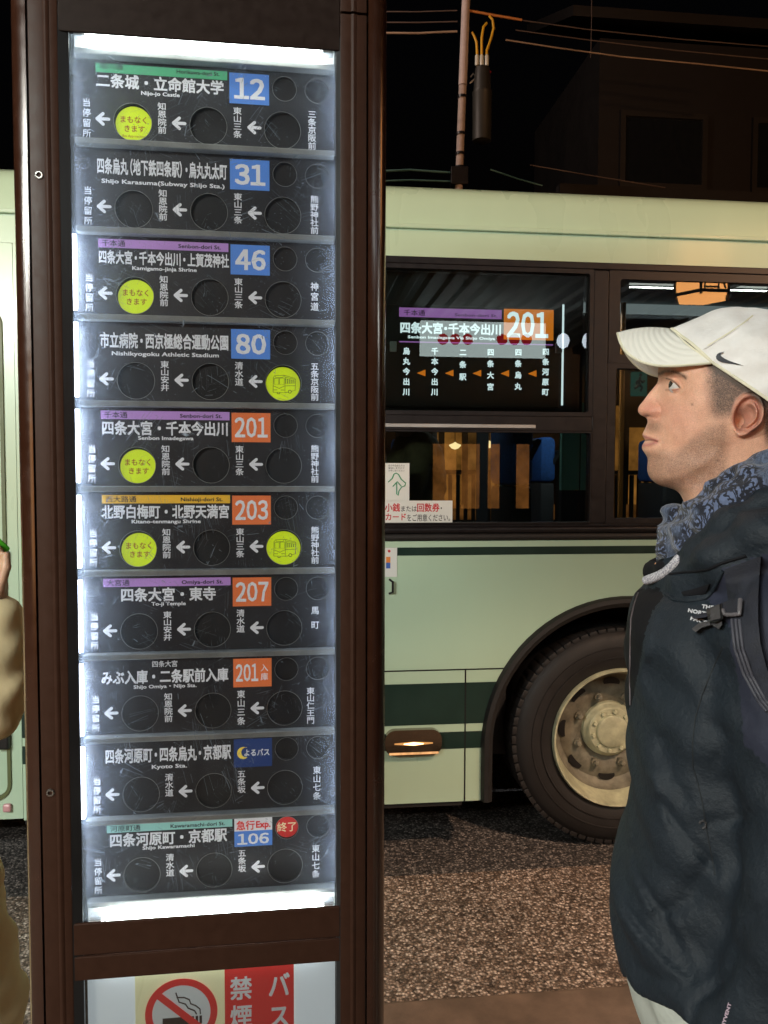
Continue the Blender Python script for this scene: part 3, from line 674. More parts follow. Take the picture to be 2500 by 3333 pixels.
# route display behind the glass
dp = MB().box(-.30, .787, .060, .085, 1.845, 2.282, .003).obj('route_display', mat('display_black', (.012, .012, .013), .35), bo)
Pd = .058
def DQ(x, y):  # display print position in bus frame at depth Pd
    return BU(1240 + x * .51838, 800 + y * .51838, Pd)
lit_w = glow('display_white', (.86, .95, 1.0), 2.0); lit_l = glow('display_lilac', (.42, .16, .50), 1.35); lit_o = glow('display_orange', (.80, .20, .015), 1.6)
def dbox(name, m, x0, y0, x1, y1, dy=0):
    a = DQ(x0, (y0 + y0) / 2); c = DQ(x1, y1); return MB().box(a[0], c[0], Pd - dy, Pd + .0008 - dy, c[1], a[1]).obj(name, m, dp)
dbox('street_band', lit_l, 108, 386, 752, 457); dbox('number_plate', lit_o, 766, 391, 1077, 589); dbox('underline', lit_l, 110, 605, 1075, 613)
dbox('end_line', lit_w, 1133, 362, 1140, 996)
def DL(m, fn): L_ = Lettering(Pd - .0006); fn(L_); return L_.obj(m, dp)
a, c = DQ(135, 398), DQ(272, 440)
DL(black_p, lambda l: l.row('千本通', a[0], c[0], c[1], a[1], .008))
a2, c2 = DQ(458, 420), DQ(724, 445)
DL(black_p, lambda l: l.latin('Senbon-dori St.', a2[0], c2[0], c2[1], .0175, .006))
a3, c3 = DQ(112, 475), DQ(752, 560)
DL(lit_w, lambda l: l.row('四条大宮・千本今出川', a3[0], c3[0], c3[1], a3[1], .036, .45))
a4, c4 = DQ(164, 566), DQ(710, 588)
DL(lit_w, lambda l: l.latin('Senbon Imadegawa Via Shijo Omiya', a4[0], c4[0], c4[1], .0165, .028))
a5, c5 = DQ(790, 412), DQ(1040, 570)
DL(lit_w, lambda l: l.num('201', a5[0], c5[0], c5[1], a5[1] - c5[1], .030))
for txt, x, y0, y1 in (('烏丸今出川', 155, 628, 948), ('千本今出川', 333, 628, 948), ('二条駅', 510, 628, 858), ('四条大宮', 684, 628, 918), ('四条烏丸', 858, 628, 914), ('四条河原町', 1030, 628, 944)):
    a, c = DQ(x, y0), DQ(x, y1); DL(lit_w, lambda l: l.col(txt, a[0], a[1], c[1], .031, .034))
for x in (248, 424, 598, 773, 945):
    a = DQ(x - 27, 798); t1 = DQ(x + 27, 776); t2 = DQ(x + 27, 818)
    MB().plate([(a[0], a[1]), (t2[0], t2[1]), (t1[0], t1[1])], [], Pd, Pd + .0008).obj('arrow', lit_o, dp)
for px, py in ((72, 632), (1112, 635)):
    a = BU(1240 + px * .51838, 800 + py * .51838, .045)
    MB().box(a[0] - .0145, a[0] + .0145, .040, .0585, a[1] - .022, a[1] + .022, .003).obj('display_clip', mat('clip_white' + str(px), (.6, .6, .6), .4), bo)
# dark backing round the display so the upper window reads solid
MB().box(-.92, .905, .095, .10, 1.80, 2.43).obj('display_housing', interior_d, bo)
ink_red = mat('ink_red', (.50, .02, .03), .5); ink_black = mat('ink_black', (.02, .02, .025), .5); ink_orange = mat('ink_orange', (.7, .22, .04), .5); ink_blue = mat('ink_blue', (.04, .12, .45), .5)
# stickers on the lower pane and panel
def BQ(x, y, w=0): return BU(1240 + x * .57866, 1300 + y * .57866, w)
ys = .0153
a, c = BQ(-60, 570, ys), BQ(402, 691, ys)
st = MB().box(a[0], c[0], ys - .0006, ys, c[1], a[1]).obj('notice_sticker', mat('sticker_white', (.68, .70, .68), .5, 0, .03), bo)
def SL(m, fn): l = Lettering(ys - .001); fn(l); return l.obj(m, st)
P = lambda x, y: BQ(x, y, ys)
def rowpx(l, t, x0, y0, x1, y1, bold): a, c = P(x0, y0), P(x1, y1); l.row(t, a[0], c[0], c[1], a[1], bold)
SL(ink_red, lambda l: (rowpx(l, '小銭', 22, 584, 108, 632, .02), rowpx(l, '回数券', 200, 582, 330, 632, .02), rowpx(l, 'カード', 22, 638, 145, 682, .02)))
SL(ink_black, lambda l: (rowpx(l, 'または', 108, 596, 202, 632, .008), rowpx(l, '・', 326, 590, 352, 630, .03), rowpx(l, 'をご用意ください。', 144, 644, 408, 684, .008)))
a, c = BQ(-8, 358, ys), BQ(159, 572, ys)
s2 = MB().box(a[0], c[0], ys - .0006, ys, c[1] + .0002, a[1]).obj('notice_sticker', MATS['sticker_white'], bo)
mb = MB(); gy = ys - .001
def gp(x, y): q = BQ(x, y, ys); return (q[0], gy, q[1])
mb.tube([gp(*p) for p in ((40, 465), (62, 445), (72, 420), (84, 414), (98, 422), (112, 448), (138, 470), (134, 485), (116, 492), (100, 515), (96, 540), (88, 532), (88, 470))], .0024, 6)
mb.tube([gp(*p) for p in ((66, 490), (90, 462), (114, 488))], .0024, 6)
mb.obj('arrow_mark', mat('sticker_green', (.0, .25, .10), .5), s2)
l = Lettering(ys - .001)
for k, t in enumerate(('目の不自由な方は', '筆談しますので', 'お申し出ください')):
    a, c = P(40, 366 + 14 * k), P(132, 378 + 14 * k); l.row(t, a[0], c[0], c[1], a[1], 0)
l.obj(ink_black, s2)
a, c = BQ(-40, 835), BQ(92, 997)
s3 = MB().box(a[0], c[0], -.0032, -.0016, c[1], a[1]).obj('notice_sticker', MATS['sticker_white'], bo)
a, c = BQ(36, 846), BQ(58, 860); MB().lathe([(.006, 0), (.006, -.0006), (0, -.0006)], ((a[0] + c[0]) / 2, -.0033, (a[1] + c[1]) / 2), 'y', 16).obj('red_mark', ink_red, s3)
a, c = BQ(30, 885), BQ(54, 950); MB().box(a[0], c[0], -.0039, -.0033, (a[1] + c[1]) / 2, a[1]).obj('orange_mark', ink_orange, s3); MB().box(a[0], c[0], -.0039, -.0033, c[1], (a[1] + c[1]) / 2 - .0002).obj('blue_mark', ink_blue, s3)
a = BQ(50, 1052); MB().tube([(a[0], -.002, a[1] + .03), (a[0] + .012, -.02, a[1] + .022), (a[0] + .012, -.02, a[1] - .022), (a[0], -.002, a[1] - .03)], .005, 8).obj('grab_handle', framem, bo, 40)
# side marker lamp
chrome_y = glass_mat('lamp_lens', (.95, .62, .30), 0.0, (0, 0, 0), .05, False, 1.6)
ml = MB(); ml.plate(rrect(.004, .252, .334, .447, .045, 8), [], -.030, 0); mo = ml.obj('marker_lamp', mat('lamp_housing', (.22, .17, .12), .14, .9, .1, 20, coat=.6), bo, 30)
bv = mo.modifiers.new('b', 'BEVEL'); bv.width = .018; bv.segments = 4; bv.limit_method = 'ANGLE'
warm_bulb = glow('marker_bulb', (1.0, .62, .30), 5.0)
MB().plate([(.045, .386), (.128, .3795), (.212, .386), (.212, .391), (.128, .396), (.045, .391)], [], -.0325, -.0300).obj('lamp_glow', glow('marker_bar', (1.0, .45, .14), .75), mo)  # dim bar: the bulb's reflection given as its own glow
MB().plate([(.085, .386), (.128, .381), (.171, .386), (.171, .389), (.128, .3945), (.085, .389)], [], -.0345, -.0326).obj('lamp_glow', warm_bulb, mo)
MB().box(.022, .238, -.0325, -.0300, .3400, .3500, .004).obj('lamp_glow', glow('marker_edge', (1.0, .50, .20), 1.1, .5, 14), mo)
# wheel arch trim
b = MB(); prof = []
arc = [(WC[0] + .630 * cos(a), WC[1] + .630 * sin(a)) for a in np.linspace(pi, 0, 40)]
path = [(WC[0] - .630, .112)] + arc + [(WC[0] + .630, .112)]
sec = [(-.026, .010), (-.020, -.016), (.000, -.030), (.018, -.026), (.027, -.006), (.027, .02), (-.026, .05)]
vs = []
for i, p in enumerate(path):
    q0 = path[max(0, i - 1)]; q1 = path[min(len(path) - 1, i + 1)]; t = Vector((q1[0] - q0[0], q1[1] - q0[1])).normalized(); n = Vector((-t.y, t.x))
    for (o_, y) in sec: vs.append((p[0] + n.x * o_, y, p[1] + n.y * o_))
m_ = len(sec); fs = [(i * m_ + k, i * m_ + (k + 1) % m_, (i + 1) * m_ + (k + 1) % m_, (i + 1) * m_ + k) for i in range(len(path) - 1) for k in range(m_)]
b.add(vs, fs); b.obj('wheel_arch', rubber, bo, 40)
# wheel well
b = MB(); ww = [(WC[0] + .625 * cos(a), WC[1] + .625 * sin(a)) for a in np.linspace(pi * 1.12, -pi * .12, 30)]
vs = [(p[0], y, p[1]) for y in (.03, .75) for p in ww]; n = len(ww)
b.add(vs, [(i, i + 1, n + i + 1, n + i) for i in range(n - 1)]); b.box(.4, 1.8, .75, .76, .12, 1.02); b.obj('wheel_well', interior_d, bo, 60)
# wheel
rimm = mat('rim_cream', (.50, .51, .35), .42, .15, .3, 14, .0005, 80)
rimd = mat('rim_dirty', (.17, .16, .12), .65, 0, .45, 16, .0006, 60)
wh = MB()
wh.lathe([(.315, .035), (.345, .022), (.40, .014), (.455, .020), (.488, .045), (.500, .075), (.500, .30), (.44, .32), (.30, .32)], (WC[0], .02, WC[1]), 'y', 96, closed=True)
# tread blocks round the shoulder
for k in range(72):
    q = 2 * pi * k / 72
    ca, sa = cos(q), sin(q)
    blk = MB(); blk.box(-.0185, .0185, .040, .16, .474, .5015, .003)
    wh.add([(WC[0] + x * sa + z * ca * 1.0, .02 + y, WC[1] - x * ca + z * sa) for x, y, z in blk.v], blk.f)
for rr in (.372, .415):
    wh.lathe([(rr - .004, .0165), (rr - .002, .0125), (rr + .002, .0125), (rr + .004, .0165)], (WC[0], .02, WC[1]), 'y', 96, closed=True)
who = wh.obj('wheel', rubber, bo, 35, label='large black front tyre')
ri = MB(); c = (WC[0], .02, WC[1])
ri.lathe([(.296, .060), (.300, .030), (.306, .012), (.314, .010), (.319, .018), (.318, .040)], c, 'y', 80, closed=True)
ri.lathe([(.306, .012), (.297, .040), (.286, .075), (.276, .11)], c, 'y', 80, closed=True)
ri.obj('rim', rimm, who, 40)
rd = MB(); rd.lathe([(.276, .11), (.262, .150), (.240, .165), (.205, .150), (.175, .150), (.150, .165), (.13, .168)], c, 'y', 80, closed=True); rd.obj('wheel_disc', rimd, who, 50)
hb = MB(); hb.lathe([(.135, .19), (.128, .150), (.112, .135), (.110, .128), (.112, .126), (.106, .120), (.078, .118), (.074, .108), (.066, .104), (0.0, .102)], c, 'y', 56); hb.obj('hub', rimm, who, 35)
nut = MB().lathe([(.0105, .01), (.0105, -.008), (.008, -.011), (0, -.011)], (0, 0, 0), 'y', 6).me('hub_bolt', rimm, 30)
nut2 = MB().lathe([(.020, .012), (.020, -.012), (.013, -.012), (.013, -.03), (.009, -.034), (0, -.034)], (0, 0, 0), 'y', 6).me('wheel_nut', rimd, 30)
for k in range(10):
    q = 2 * pi * (k + .3) / 10; link('hub_bolt', nut, who, (WC[0] + .092 * cos(q), .02 + .119, WC[1] + .092 * sin(q)))
for k in range(8):
    q = 2 * pi * (k + .45) / 8; link('wheel_nut', nut2, who, (WC[0] + .168 * cos(q), .02 + .150, WC[1] + .168 * sin(q)))
hole_w = MB().lathe([(.030, .0), (.030, -.0015), (0, -.0015)], (0, 0, 0), 'y', 28).me('hand_hole', gasket)
for k in range(8):
    q = 2 * pi * (k + .95) / 8; ho = link('hand_hole', hole_w, who, (WC[0] + .222 * cos(q), .02 + .156, WC[1] + .222 * sin(q)), (0, -q, 0)); ho.scale = (.8, 1, 1.35)
# interior: seats, partition, rails
seatblue = mat('seat_blue', (.025, .11, .38), .85, 0, .25, 60, .001, 300)
teal = mat('partition_teal', (.24, .55, .42), .5, 0, .1, 5)
def seat(s, w, z=.72):
    o = MB().box(s - .42, s + .02, w, w + .42, z + .32, z + .42, .03).obj('seat', seatblue, bo, 40)
    MB().box(s - .02, s + .09, w, w + .42, z + .80, z + 1.10, .035).obj('headrest_cover', seatblue, o, 40)
    MB().box(s - .015, s + .085, w + .01, w + .41, z + .425, z + .797, .02).obj('backrest_shell', interior_d, o, 40)
    MB().tube([(s + .07, w + .02, z + .92), (s + .10, w - .02, z + 1.0), (s + .1, w + .44, z + 1.0), (s + .07, w + .40, z + .92)], .014, 8).obj('grab_rail', interior_d, o, 40)
    MB().box(s - .32, s - .02, w + .05, w + .37, .24, z + .315).obj('seat_base', interior_d, o)
for s in (.62, 1.55, 2.4, 3.3, 4.2): seat(s, .16, .70)
for s in (.30, 1.25, 2.1, 3.0): seat(s, 1.72, .70)
a, c = BU(1828, 1395, .62), BU(1945, 1592, .62)
MB().box(a[0] + .0, c[0] + .02, .62, .65, c[1], a[1] + .14).obj('partition', teal, bo)
MB().box(a[0] + .0, c[0] + .02, .615, .655, .30, c[1] - .002).obj('partition_base', interior_d, bo)
am = (a[0] + c[0]) / 2; MB().box(am - .002, am + .002, .6165, .62, c[1], a[1] + .13).obj('partition_seam', interior_d, bo)
MB().tube([(.74, .9, .25), (.74, .9, 2.55)], .016, 8).obj('grab_pole', alu, bo, 40)
MB().tube([(1.52, 1.1, .25), (1.52, 1.1, 2.55)], .016, 8).obj('grab_pole', mat('pole_orange', (.7, .25, .05), .4), bo, 40)
p_ = Matrix.Rotation(YAW_BUS, 4, 'Z') @ Vector((1.4, 1.2, 2.50))
MB().box(.2, 2.6, 1.13, 1.27, 2.52, 2.555, .01).obj('fill_ceiling_lamp', glow('bus_fill_lamp', (.9, .95, 1.0), .35), bo)  # unseen lamp added to brighten the seats and passengers
area('bus_fill_light', (p_.x, p_.y + D_BUS, p_.z), (0, 0, YAW_BUS), 2.4, .14, 18, (.9, .95, 1.0))
# exit sign hung inside
a, c = BU(2056, 1206, 1.9), BU(2104, 1284, 1.9)
ex = MB().box(a[0], c[0], 1.9, 1.93, c[1], a[1], .003).obj('exit_sign', glow('exit_green', (.06, .36, .30), .20), bo)
cx, cz = (a[0] + c[0]) / 2, (a[1] + c[1]) / 2; k = (a[1] - c[1])
m_ = MB(); yb = 1.898
for pts in (((0, .28), (-.02, -.02)), ((-.02, -.02), (.10, -.16), (.02, -.32)), ((-.02, -.02), (-.12, -.14), (-.24, -.20)), ((0, .16), (.14, .06), (.20, .14)), ((0, .16), (-.12, .10), (-.16, -.02))):
    m_.tube([(cx + p[0] * k, yb, cz + p[1] * k) for p in pts], .055 * k, 6)
m_.lathe([(.07 * k, 0), (0, -.001)], (cx + .03 * k, yb - .001, cz + .38 * k), 'y', 12)
m_.obj('running_figure', interior_d, ex)
# front door at the far left
x0 = XF
do = MB().plate([(-2.74, .12), (XF - .002, .12), (XF - .002, 2.471), (-2.74, 2.471)], [rrect(-2.60, -1.545, .20, 2.22, .07, 8)], 0, .03).obj('door_surround', busgreen, bo)
def ringstrip(x0, x1, z0, z1, r, t, y0, y1, name, m, par):
    return MB().plate(rrect(x0, x1, z0, z1, r, 8), [rrect(x0 + t, x1 - t, z0 + t, z1 - t, max(.005, r - t), 8)], y0, y1).obj(name, m, par)
ringstrip(-2.60, -1.545, .20, 2.22, .07, .014, -.008, .03, 'door_seal', mat('seal_olive', (.10, .12, .05), .5), do)
ringstrip(-2.585, -1.559, .215, 2.205, .055, .060, .012, .04, 'door_leaf', busgreen, do)
MB().box(-2.53, -1.615, .02, .026, .27, 2.15).obj('door_glass', bus_glass, do)
MB().box(-2.55, -1.60, .030, .034, .27, 1.0).obj('door_lower', interior_d, do)
MB().box(-1.66, -1.535, -.020, .010, 1.19, 1.235, .004).obj('door_strap', gasket, do)
MB().box(-1.60, -1.545, -.028, .012, .42, .72, .008).obj('door_box', gasket, do)
MB().box(-1.578, -1.545, -.020, -.0005, .155, .19, .008).obj('reflector_lens', mat('pinkish_lens', (.6, .32, .34), .3), do)
b = MB(); b.lathe([(.315, .035), (.36, .02), (.44, .014), (.485, .04), (.5, .08), (.5, .3), (.3, .3)], (5.9, .03, WC[1]), 'y', 48, closed=True); b.obj('wheel', rubber, bo, 35)
for (xx) in (WC[0], 5.9):
    b = MB(); b.lathe([(.05, -.3), (.5, -.3), (.5, 0), (.05, 0)], (xx, 2.36, WC[1]), 'y', 32); b.obj('wheel', rubber, bo, 35)

# ================================================================== SHELTER AND LAMPS BEHIND THE CAMERA (some mirrored in the bus glass, some unseen and added for light)
def bus_frame(name, label, cat, org, group=None): return empty(name, label, cat, (0, D_BUS, 0), YAW_BUS, group, org)
sh = bus_frame('bus_shelter', 'bus shelter with corrugated ceiling, seen only mirrored in the bus window', 'shelter', (1.0, -5.5, 0))
woodd_ = mat('window_wood', (.03, .018, .012), .6)
corr = mat('corrugated_sheet', (.22, .22, .21), .5, .2, .1, 6)
pts = []; x = -5.0
while x < 8.0: pts += [(x, 3.20), (x + .06, 3.20), (x + .09, 3.235), (x + .15, 3.235)]; x += .18
top = [(p[0], p[1] + .004) for p in pts]
vs = [(p[0], y, p[1]) for y in (-6.6, -2.55) for p in pts]; n = len(pts)
b = MB(); b.add(vs, [(i, i + 1, n + i + 1, n + i) for i in range(n - 1)]); b.obj('corrugated_ceiling', corr, sh)
MB().box(-5, 8, -2.60, -2.50, 3.12, 3.40, .01).obj('fascia', brown2, sh); MB().box(-5, 8, -6.6, -2.6, 3.30, 3.34).obj('roof_sheet', corr, sh)
for x in (-4.2, -.8, 3.2, 7.0): MB().tube([(x, -6.2, 0), (x, -6.2, 3.2)], .05, 12).obj('post', brown2, sh, 40); MB().box(x - .04, x + .04, -6.5, -2.6, 3.10, 3.195).obj('beam', brown2, sh)
# fluorescent battens fixed under the ceiling
batten = []
for k, (x, w) in enumerate(((-4.1, -4.5), (-2.75, -4.5), (BU(2040, 906, 2.9)[0] + .62, -2.9), (5.6, -4.5), (-4.1, -5.9), (-2.75, -5.9), (7.0, -4.5))):
    fx = bus_frame('ceiling_batten', ['fluorescent batten under the shelter ceiling, far left one', 'fluorescent batten under the shelter ceiling, second from left', 'fluorescent batten under the shelter ceiling whose line shows in the right bus window', 'fluorescent batten under the shelter ceiling, far right one', 'rear left fluorescent batten of the shelter ceiling', 'rear fluorescent batten of the shelter ceiling beside the left one', 'outermost fluorescent batten of the shelter ceiling on the right'][k], 'ceiling light', (x, w, 3.16), 'fluorescent battens under the shelter ceiling')
    MB().box(x - .62, x + .62, w - .03, w + .03, 3.135, 3.185, .005).obj('housing', framem, fx)
    MB().tube([(x - .60, w, 3.115), (x + .60, w, 3.118)], .008, 10).obj('lamp_tube', glow('batten_tube' + str(k), (.95, 1.0, .92), 4.0), fx, 40)
    m4 = Matrix.Rotation(YAW_BUS, 4, 'Z'); p = m4 @ Vector((x, w, 3.09))
    area('batten_light', (p.x, p.y + D_BUS, p.z), (radians(52 if w < -4 else 20), 0, YAW_BUS), 1.2, .16 if w < -4 else .02, FIX_POWER * (.50 if x > 0 else 1.35) if w < -4 else 5, (.95, 1.0, .93))
# warm glazed shop fronts behind the pavement
sb = bus_frame('shop_row', 'warm lit shop windows behind the pavement, mirrored as amber streaks on the pillar', 'shop', (2, -8.0, 0))
MB().box(-7, 11, -8.4, -8.0, 0, 3.6).obj('wall', mat('shop_wall', (.06, .045, .035), .7), sb)
for x0, x1, z0, z1, m in ((-6, -4.4, .5, 2.5, 0), (-4.2, -3.0, .5, 2.5, 1), (7.0, 8.0, .4, 2.5, 0), (8.15, 9.3, .4, 2.5, 1), (1.60, 1.95, 1.05, 2.0, 2), (2.02, 2.30, 1.05, 2.0, 2), (2.42, 2.60, 1.05, 2.0, 2), (2.85, 3.05, 1.05, 2.0, 2)):
    f = MB().plate([(x0 - .06, z0 - .06), (x1 + .06, z0 - .06), (x1 + .06, z1 + .06), (x0 - .06, z1 + .06)], [[(x0, z0), (x1, z0), (x1, z1), (x0, z1)]], -7.96, -8.0).obj('window', woodd_, sb)
    MB().box(x0, x1, -7.99, -7.98, z0, z1).obj('pane', glow('shop_pane%d' % int(x0 * 10), ((1.0, .52, .20), (1.0, .38, .10), (1.0, .36, .08))[m], (5, 4, 1.5)[m], .6, 3), f)
# unseen warm spot added to brighten the kerb and road
dl = bus_frame('kerb_fill_spot', 'unseen warm spot added under the shelter eave to brighten the kerb', 'lamp', (1.95, -2.44, 3.12))
MB().lathe([(.05, 0), (.055, -.06), (.045, -.06), (.04, -.01)], (1.95, -2.44, 3.12), 'z', 20).obj('housing', framem, dl, 40)
sp_ = bpy.data.lights.new('kerb_fill_beam', 'SPOT'); sp_.energy = 560; sp_.color = (1.0, .66, .44); sp_.spot_size = radians(52); sp_.spot_blend = .8; sp_.shadow_soft_size = .05
so_ = bpy.data.objects.new('kerb_fill_beam', sp_); m_r = Matrix.Rotation(YAW_BUS, 4, 'Z'); P0_ = m_r @ Vector((1.95, -2.44, 3.05)); P1_ = m_r @ Vector((.75, -.85, RZ))
so_.location = (P0_.x, P0_.y + D_BUS, P0_.z); so_.rotation_euler = (P1_ - P0_).to_track_quat('-Z', 'Y').to_euler(); COL.objects.link(so_)
# lit sign box with red dots
a, c = BU(1368, 1040, 4.7), BU(1776, 1160, 4.7)
lb = bus_frame('lit_sign_box', 'white lit sign box with six red dots, mirrored in the bus window', 'sign', (a[0], -4.7, a[1]))
bx = MB().box(a[0], c[0], -4.78, -4.70, c[1], a[1], .006).obj('light_box', glow('box_white', (.80, .92, .90), 4.5), lb)
for px in (1441, 1481, 1522, 1634, 1674, 1714):
    q = BU(px, 1101, 4.69); MB().lathe([(.058, 0), (.058, .002), (0, .002)], (q[0], -4.699, q[1]), 'y', 24).obj('red_dot', glow('box_red%d' % px, (.35, .01, .015), 5.0), bx)
for k, px in enumerate((1833, 1911)):
    q = BU(px, 1105, 4.2); gl_ = bus_frame('globe_lamp', ['white globe lamp mirrored in the bus window, left of the pair', 'white globe lamp mirrored in the bus window, right of the pair'][k], 'lamp', (q[0], -4.2, q[1]), 'globe lamps under the shelter')
    MB().lathe([(0.001, -.075)] + [(.062 * sin(a) * (1 if k == 0 else .75), -.075 * cos(a)) for a in np.linspace(.2, pi - .2, 10)] + [(0.001, .075)], (q[0], -4.2, q[1]), 'z', 20).obj('globe', glow('globe%d' % k, (.80, .88, 1.0), 8), gl_, 60)
    MB().tube([(q[0], -4.2, q[1] + .075), (q[0], -4.2, 3.15)], .006, 6).obj('stem', framem, gl_)
# hexagonal paper lantern
LW = 2.2; q = BU(2285, 905, LW); ln = bus_frame('paper_lantern', 'hexagonal orange paper lantern with dark wooden frame mirrored above the cap', 'lantern', (q[0], -LW, q[1]))
paper = glow('lantern_paper', (1.0, .40, .12), 9.0); woodd = mat('dark_wood', (.03, .018, .012), .6)
Rl = .205
pl_ = MB(); pl_.prism([(q[0] + Rl * cos(a), -LW + Rl * sin(a)) for a in [radians(60 * k + 0) for k in range(6)]], q[1] - .10, q[1] + .34); pl_.obj('paper_shade', paper, ln)
pl_ = MB(); pl_.prism([(q[0] + Rl * .9 * cos(a), -LW + Rl * .9 * sin(a)) for a in [radians(60 * k) for k in range(6)]], q[1] - .145, q[1] - .135); pl_.obj('paper_base', paper, ln)
for k in range(6):
    a0, a1 = radians(60 * k), radians(60 * k + 60); p0 = (q[0] + Rl * 1.02 * cos(a0), -LW + Rl * 1.02 * sin(a0)); p1 = (q[0] + Rl * 1.02 * cos(a1), -LW + Rl * 1.02 * sin(a1))
    MB().tube([(*p0, q[1] - .14), (*p0, q[1] + .36)], .010, 6).obj('frame_post', woodd, ln)
    for zz in (q[1] - .115, q[1] + .35): MB().tube([(*p0, zz), (*p1, zz)], .013, 6).obj('frame_rail', woodd, ln)
lt = Lettering(0); v_, f_ = raw_text('酒'); w_ = v_.copy(); w_[:, 0] = (w_[:, 0] - .5) * -.20; w_[:, 1] = w_[:, 1] * .22 - .09
lt.b.add([(q[0] + p[0], -LW + Rl * .866 + .004, q[1] + p[1]) for p in w_], f_); lt.obj(woodd, ln)
MB().tube([(q[0], -LW, q[1] + .36), (q[0], -LW, 3.16)], .008, 6).obj('hanger', woodd, ln)

# street lamp on the right behind the shelter edge: warm light on road, pole and pillars
def street_lamp(x, y, h, label, power, col=(1.0, .50, .22), size=.25, arm=1.0):
    t = empty('street_lamp', label, 'street lamp', (x, y, 0), group='street lamps around the stop')
    MB().tube([(0, 0, RZ), (0, 0, h * .5), (0, 0, h)], [.075, .06, .045], 12).obj('pole', framem, t, 40)
    MB().tube([(0, 0, h), (0, arm * .4, h + .25), (0, arm, h + .3)], .03, 8).obj('arm', framem, t, 40)
    MB().box(-.12, .12, arm - .05, arm + .4, h + .24, h + .33, .03).obj('head', framem, t); MB().box(-.09, .09, arm, arm + .34, h + .215, h + .239, .004).obj('lens', glow('street_lens_%d' % int(x * 10), col, 12), t)
    l = bpy.data.lights.new('street_light', 'POINT'); l.energy = power; l.color = col; l.shadow_soft_size = size
    o = bpy.data.objects.new('street_light', l); o.location = (x, y + arm + .17, h + .10); COL.objects.link(o)
street_lamp(7.2, -.9, 4.6, 'warm street lamp at the kerb to the right of the stop', 1700, arm=.8)
street_lamp(-4.6, -2.2, 4.4, 'unseen warm lamp added left of the stop to brighten the coat and columns', 600, (1.0, .66, .38), arm=.5)  # added to lighten the bystander's coat and the left columns
street_lamp(-2.6, 9.2, 8.8, 'tall pinkish street lamp across the road behind the pillar', 520, (1.0, .78, .66), arm=.6)

# ================================================================== ACROSS THE STREET
sf = empty('old_shop', 'old wooden shop front with glowing amber paper screens seen through the bus windows', 'shop', (0, D_BUS, 0), YAW_BUS, org=(1.0, 5.3, RZ))
amber = glow('amber_screen', (1.0, .36, .07), .50, .75, 2.6); amber_d = glow('amber_screen_low', (1.0, .34, .08), .22, .8, 6)
MB().box(-6, 9, 5.45, 5.8, RZ, 3.3).obj('wall', mat('plaster_dark', (.05, .035, .025), .8), sf)
amber_m = glow('amber_screen_mid', (1.0, .40, .10), .22, .8, 4)
BS = lambda px: BU(px, 1480, 5.42)[0]
for (x0, x1, z0, z1, m) in ((BS(1398), BS(1431), .9, 2.35, amber), (BS(1438), BS(1506), .9, 2.35, amber), (BS(1514), BS(1556), .9, 2.35, amber_m), (BS(1568), BS(1610), .9, 2.35, amber_m), (BS(1640), BS(1686), .9, 2.35, amber_m), (BS(1850), BS(1880), .9, 2.3, amber_m), (BS(2003), BS(2018), .9, 2.35, amber), (BS(2026), BS(2092), .9, 2.1, amber), (BS(2130), BS(2200), .9, 2.1, amber_m), (3.6, 3.9, .9, 2.1, amber), (-1.2, -.6, .9, 2.1, amber)):
    MB().box(x0, x1, 5.42, 5.44, z0, z1).obj('paper_screen', m, sf)
slat = MB().box(-.018, .018, -.02, .02, 0, 1.0).me('lattice_slat', woodd)
for k in range(64): link('lattice_slat', slat, sf, (-.6 + k * .085, 5.0, .55))
MB().box(-1, 5.2, 4.975, 5.025, 1.552, 1.60).obj('lattice_rail', woodd, sf); MB().box(-1, 5.2, 4.975, 5.025, 1.02, 1.06).obj('lattice_rail', woodd, sf)
MB().box(-1.0, 5.2, 5.10, 5.12, .5, 1.22).obj('low_screen', amber_d, sf)
for x in (-.1, BS(1434), BS(1510), BS(1562), BS(1625), BS(1840), BS(2022), 3.0, 3.4): MB().box(x - .03, x + .03, 5.36, 5.44, RZ, 2.9).obj('post', woodd, sf)
MB().box(-6, 9, 4.4, 5.45, 2.9, 3.0).obj('eave', woodd, sf)
pm_ = glow('pendant', (1.0, .66, .32), 3.0)
pm2 = MB().lathe([(.0, .045), (.02, .03), (.065, .012), (.065, 0), (.035, -.03), (0, -.04)], (0, 0, 0), 'z', 20).me('shade', pm_, 40)
for k, (px, py) in enumerate(((1480, 1450), (1592, 1445), (1696, 1444))):
    q = BU(px, py, 5.2); t = empty('pendant_lamp', ['small mushroom shaped pendant lamp glowing in the lower bus window, leftmost of three', 'small mushroom shaped pendant lamp glowing in the lower bus window, middle of three', 'small mushroom shaped pendant lamp glowing in the lower bus window, rightmost of three'][k], 'lamp', (0, D_BUS, 0), YAW_BUS, 'pendant lamps of the shop', (q[0], 5.2, q[1]))
    link('shade', pm2, t, (q[0], 5.2, q[1])); MB().tube([(q[0], 5.2, q[1] + .04), (q[0], 5.2, 2.9)], .004, 5).obj('cord', woodd, t)
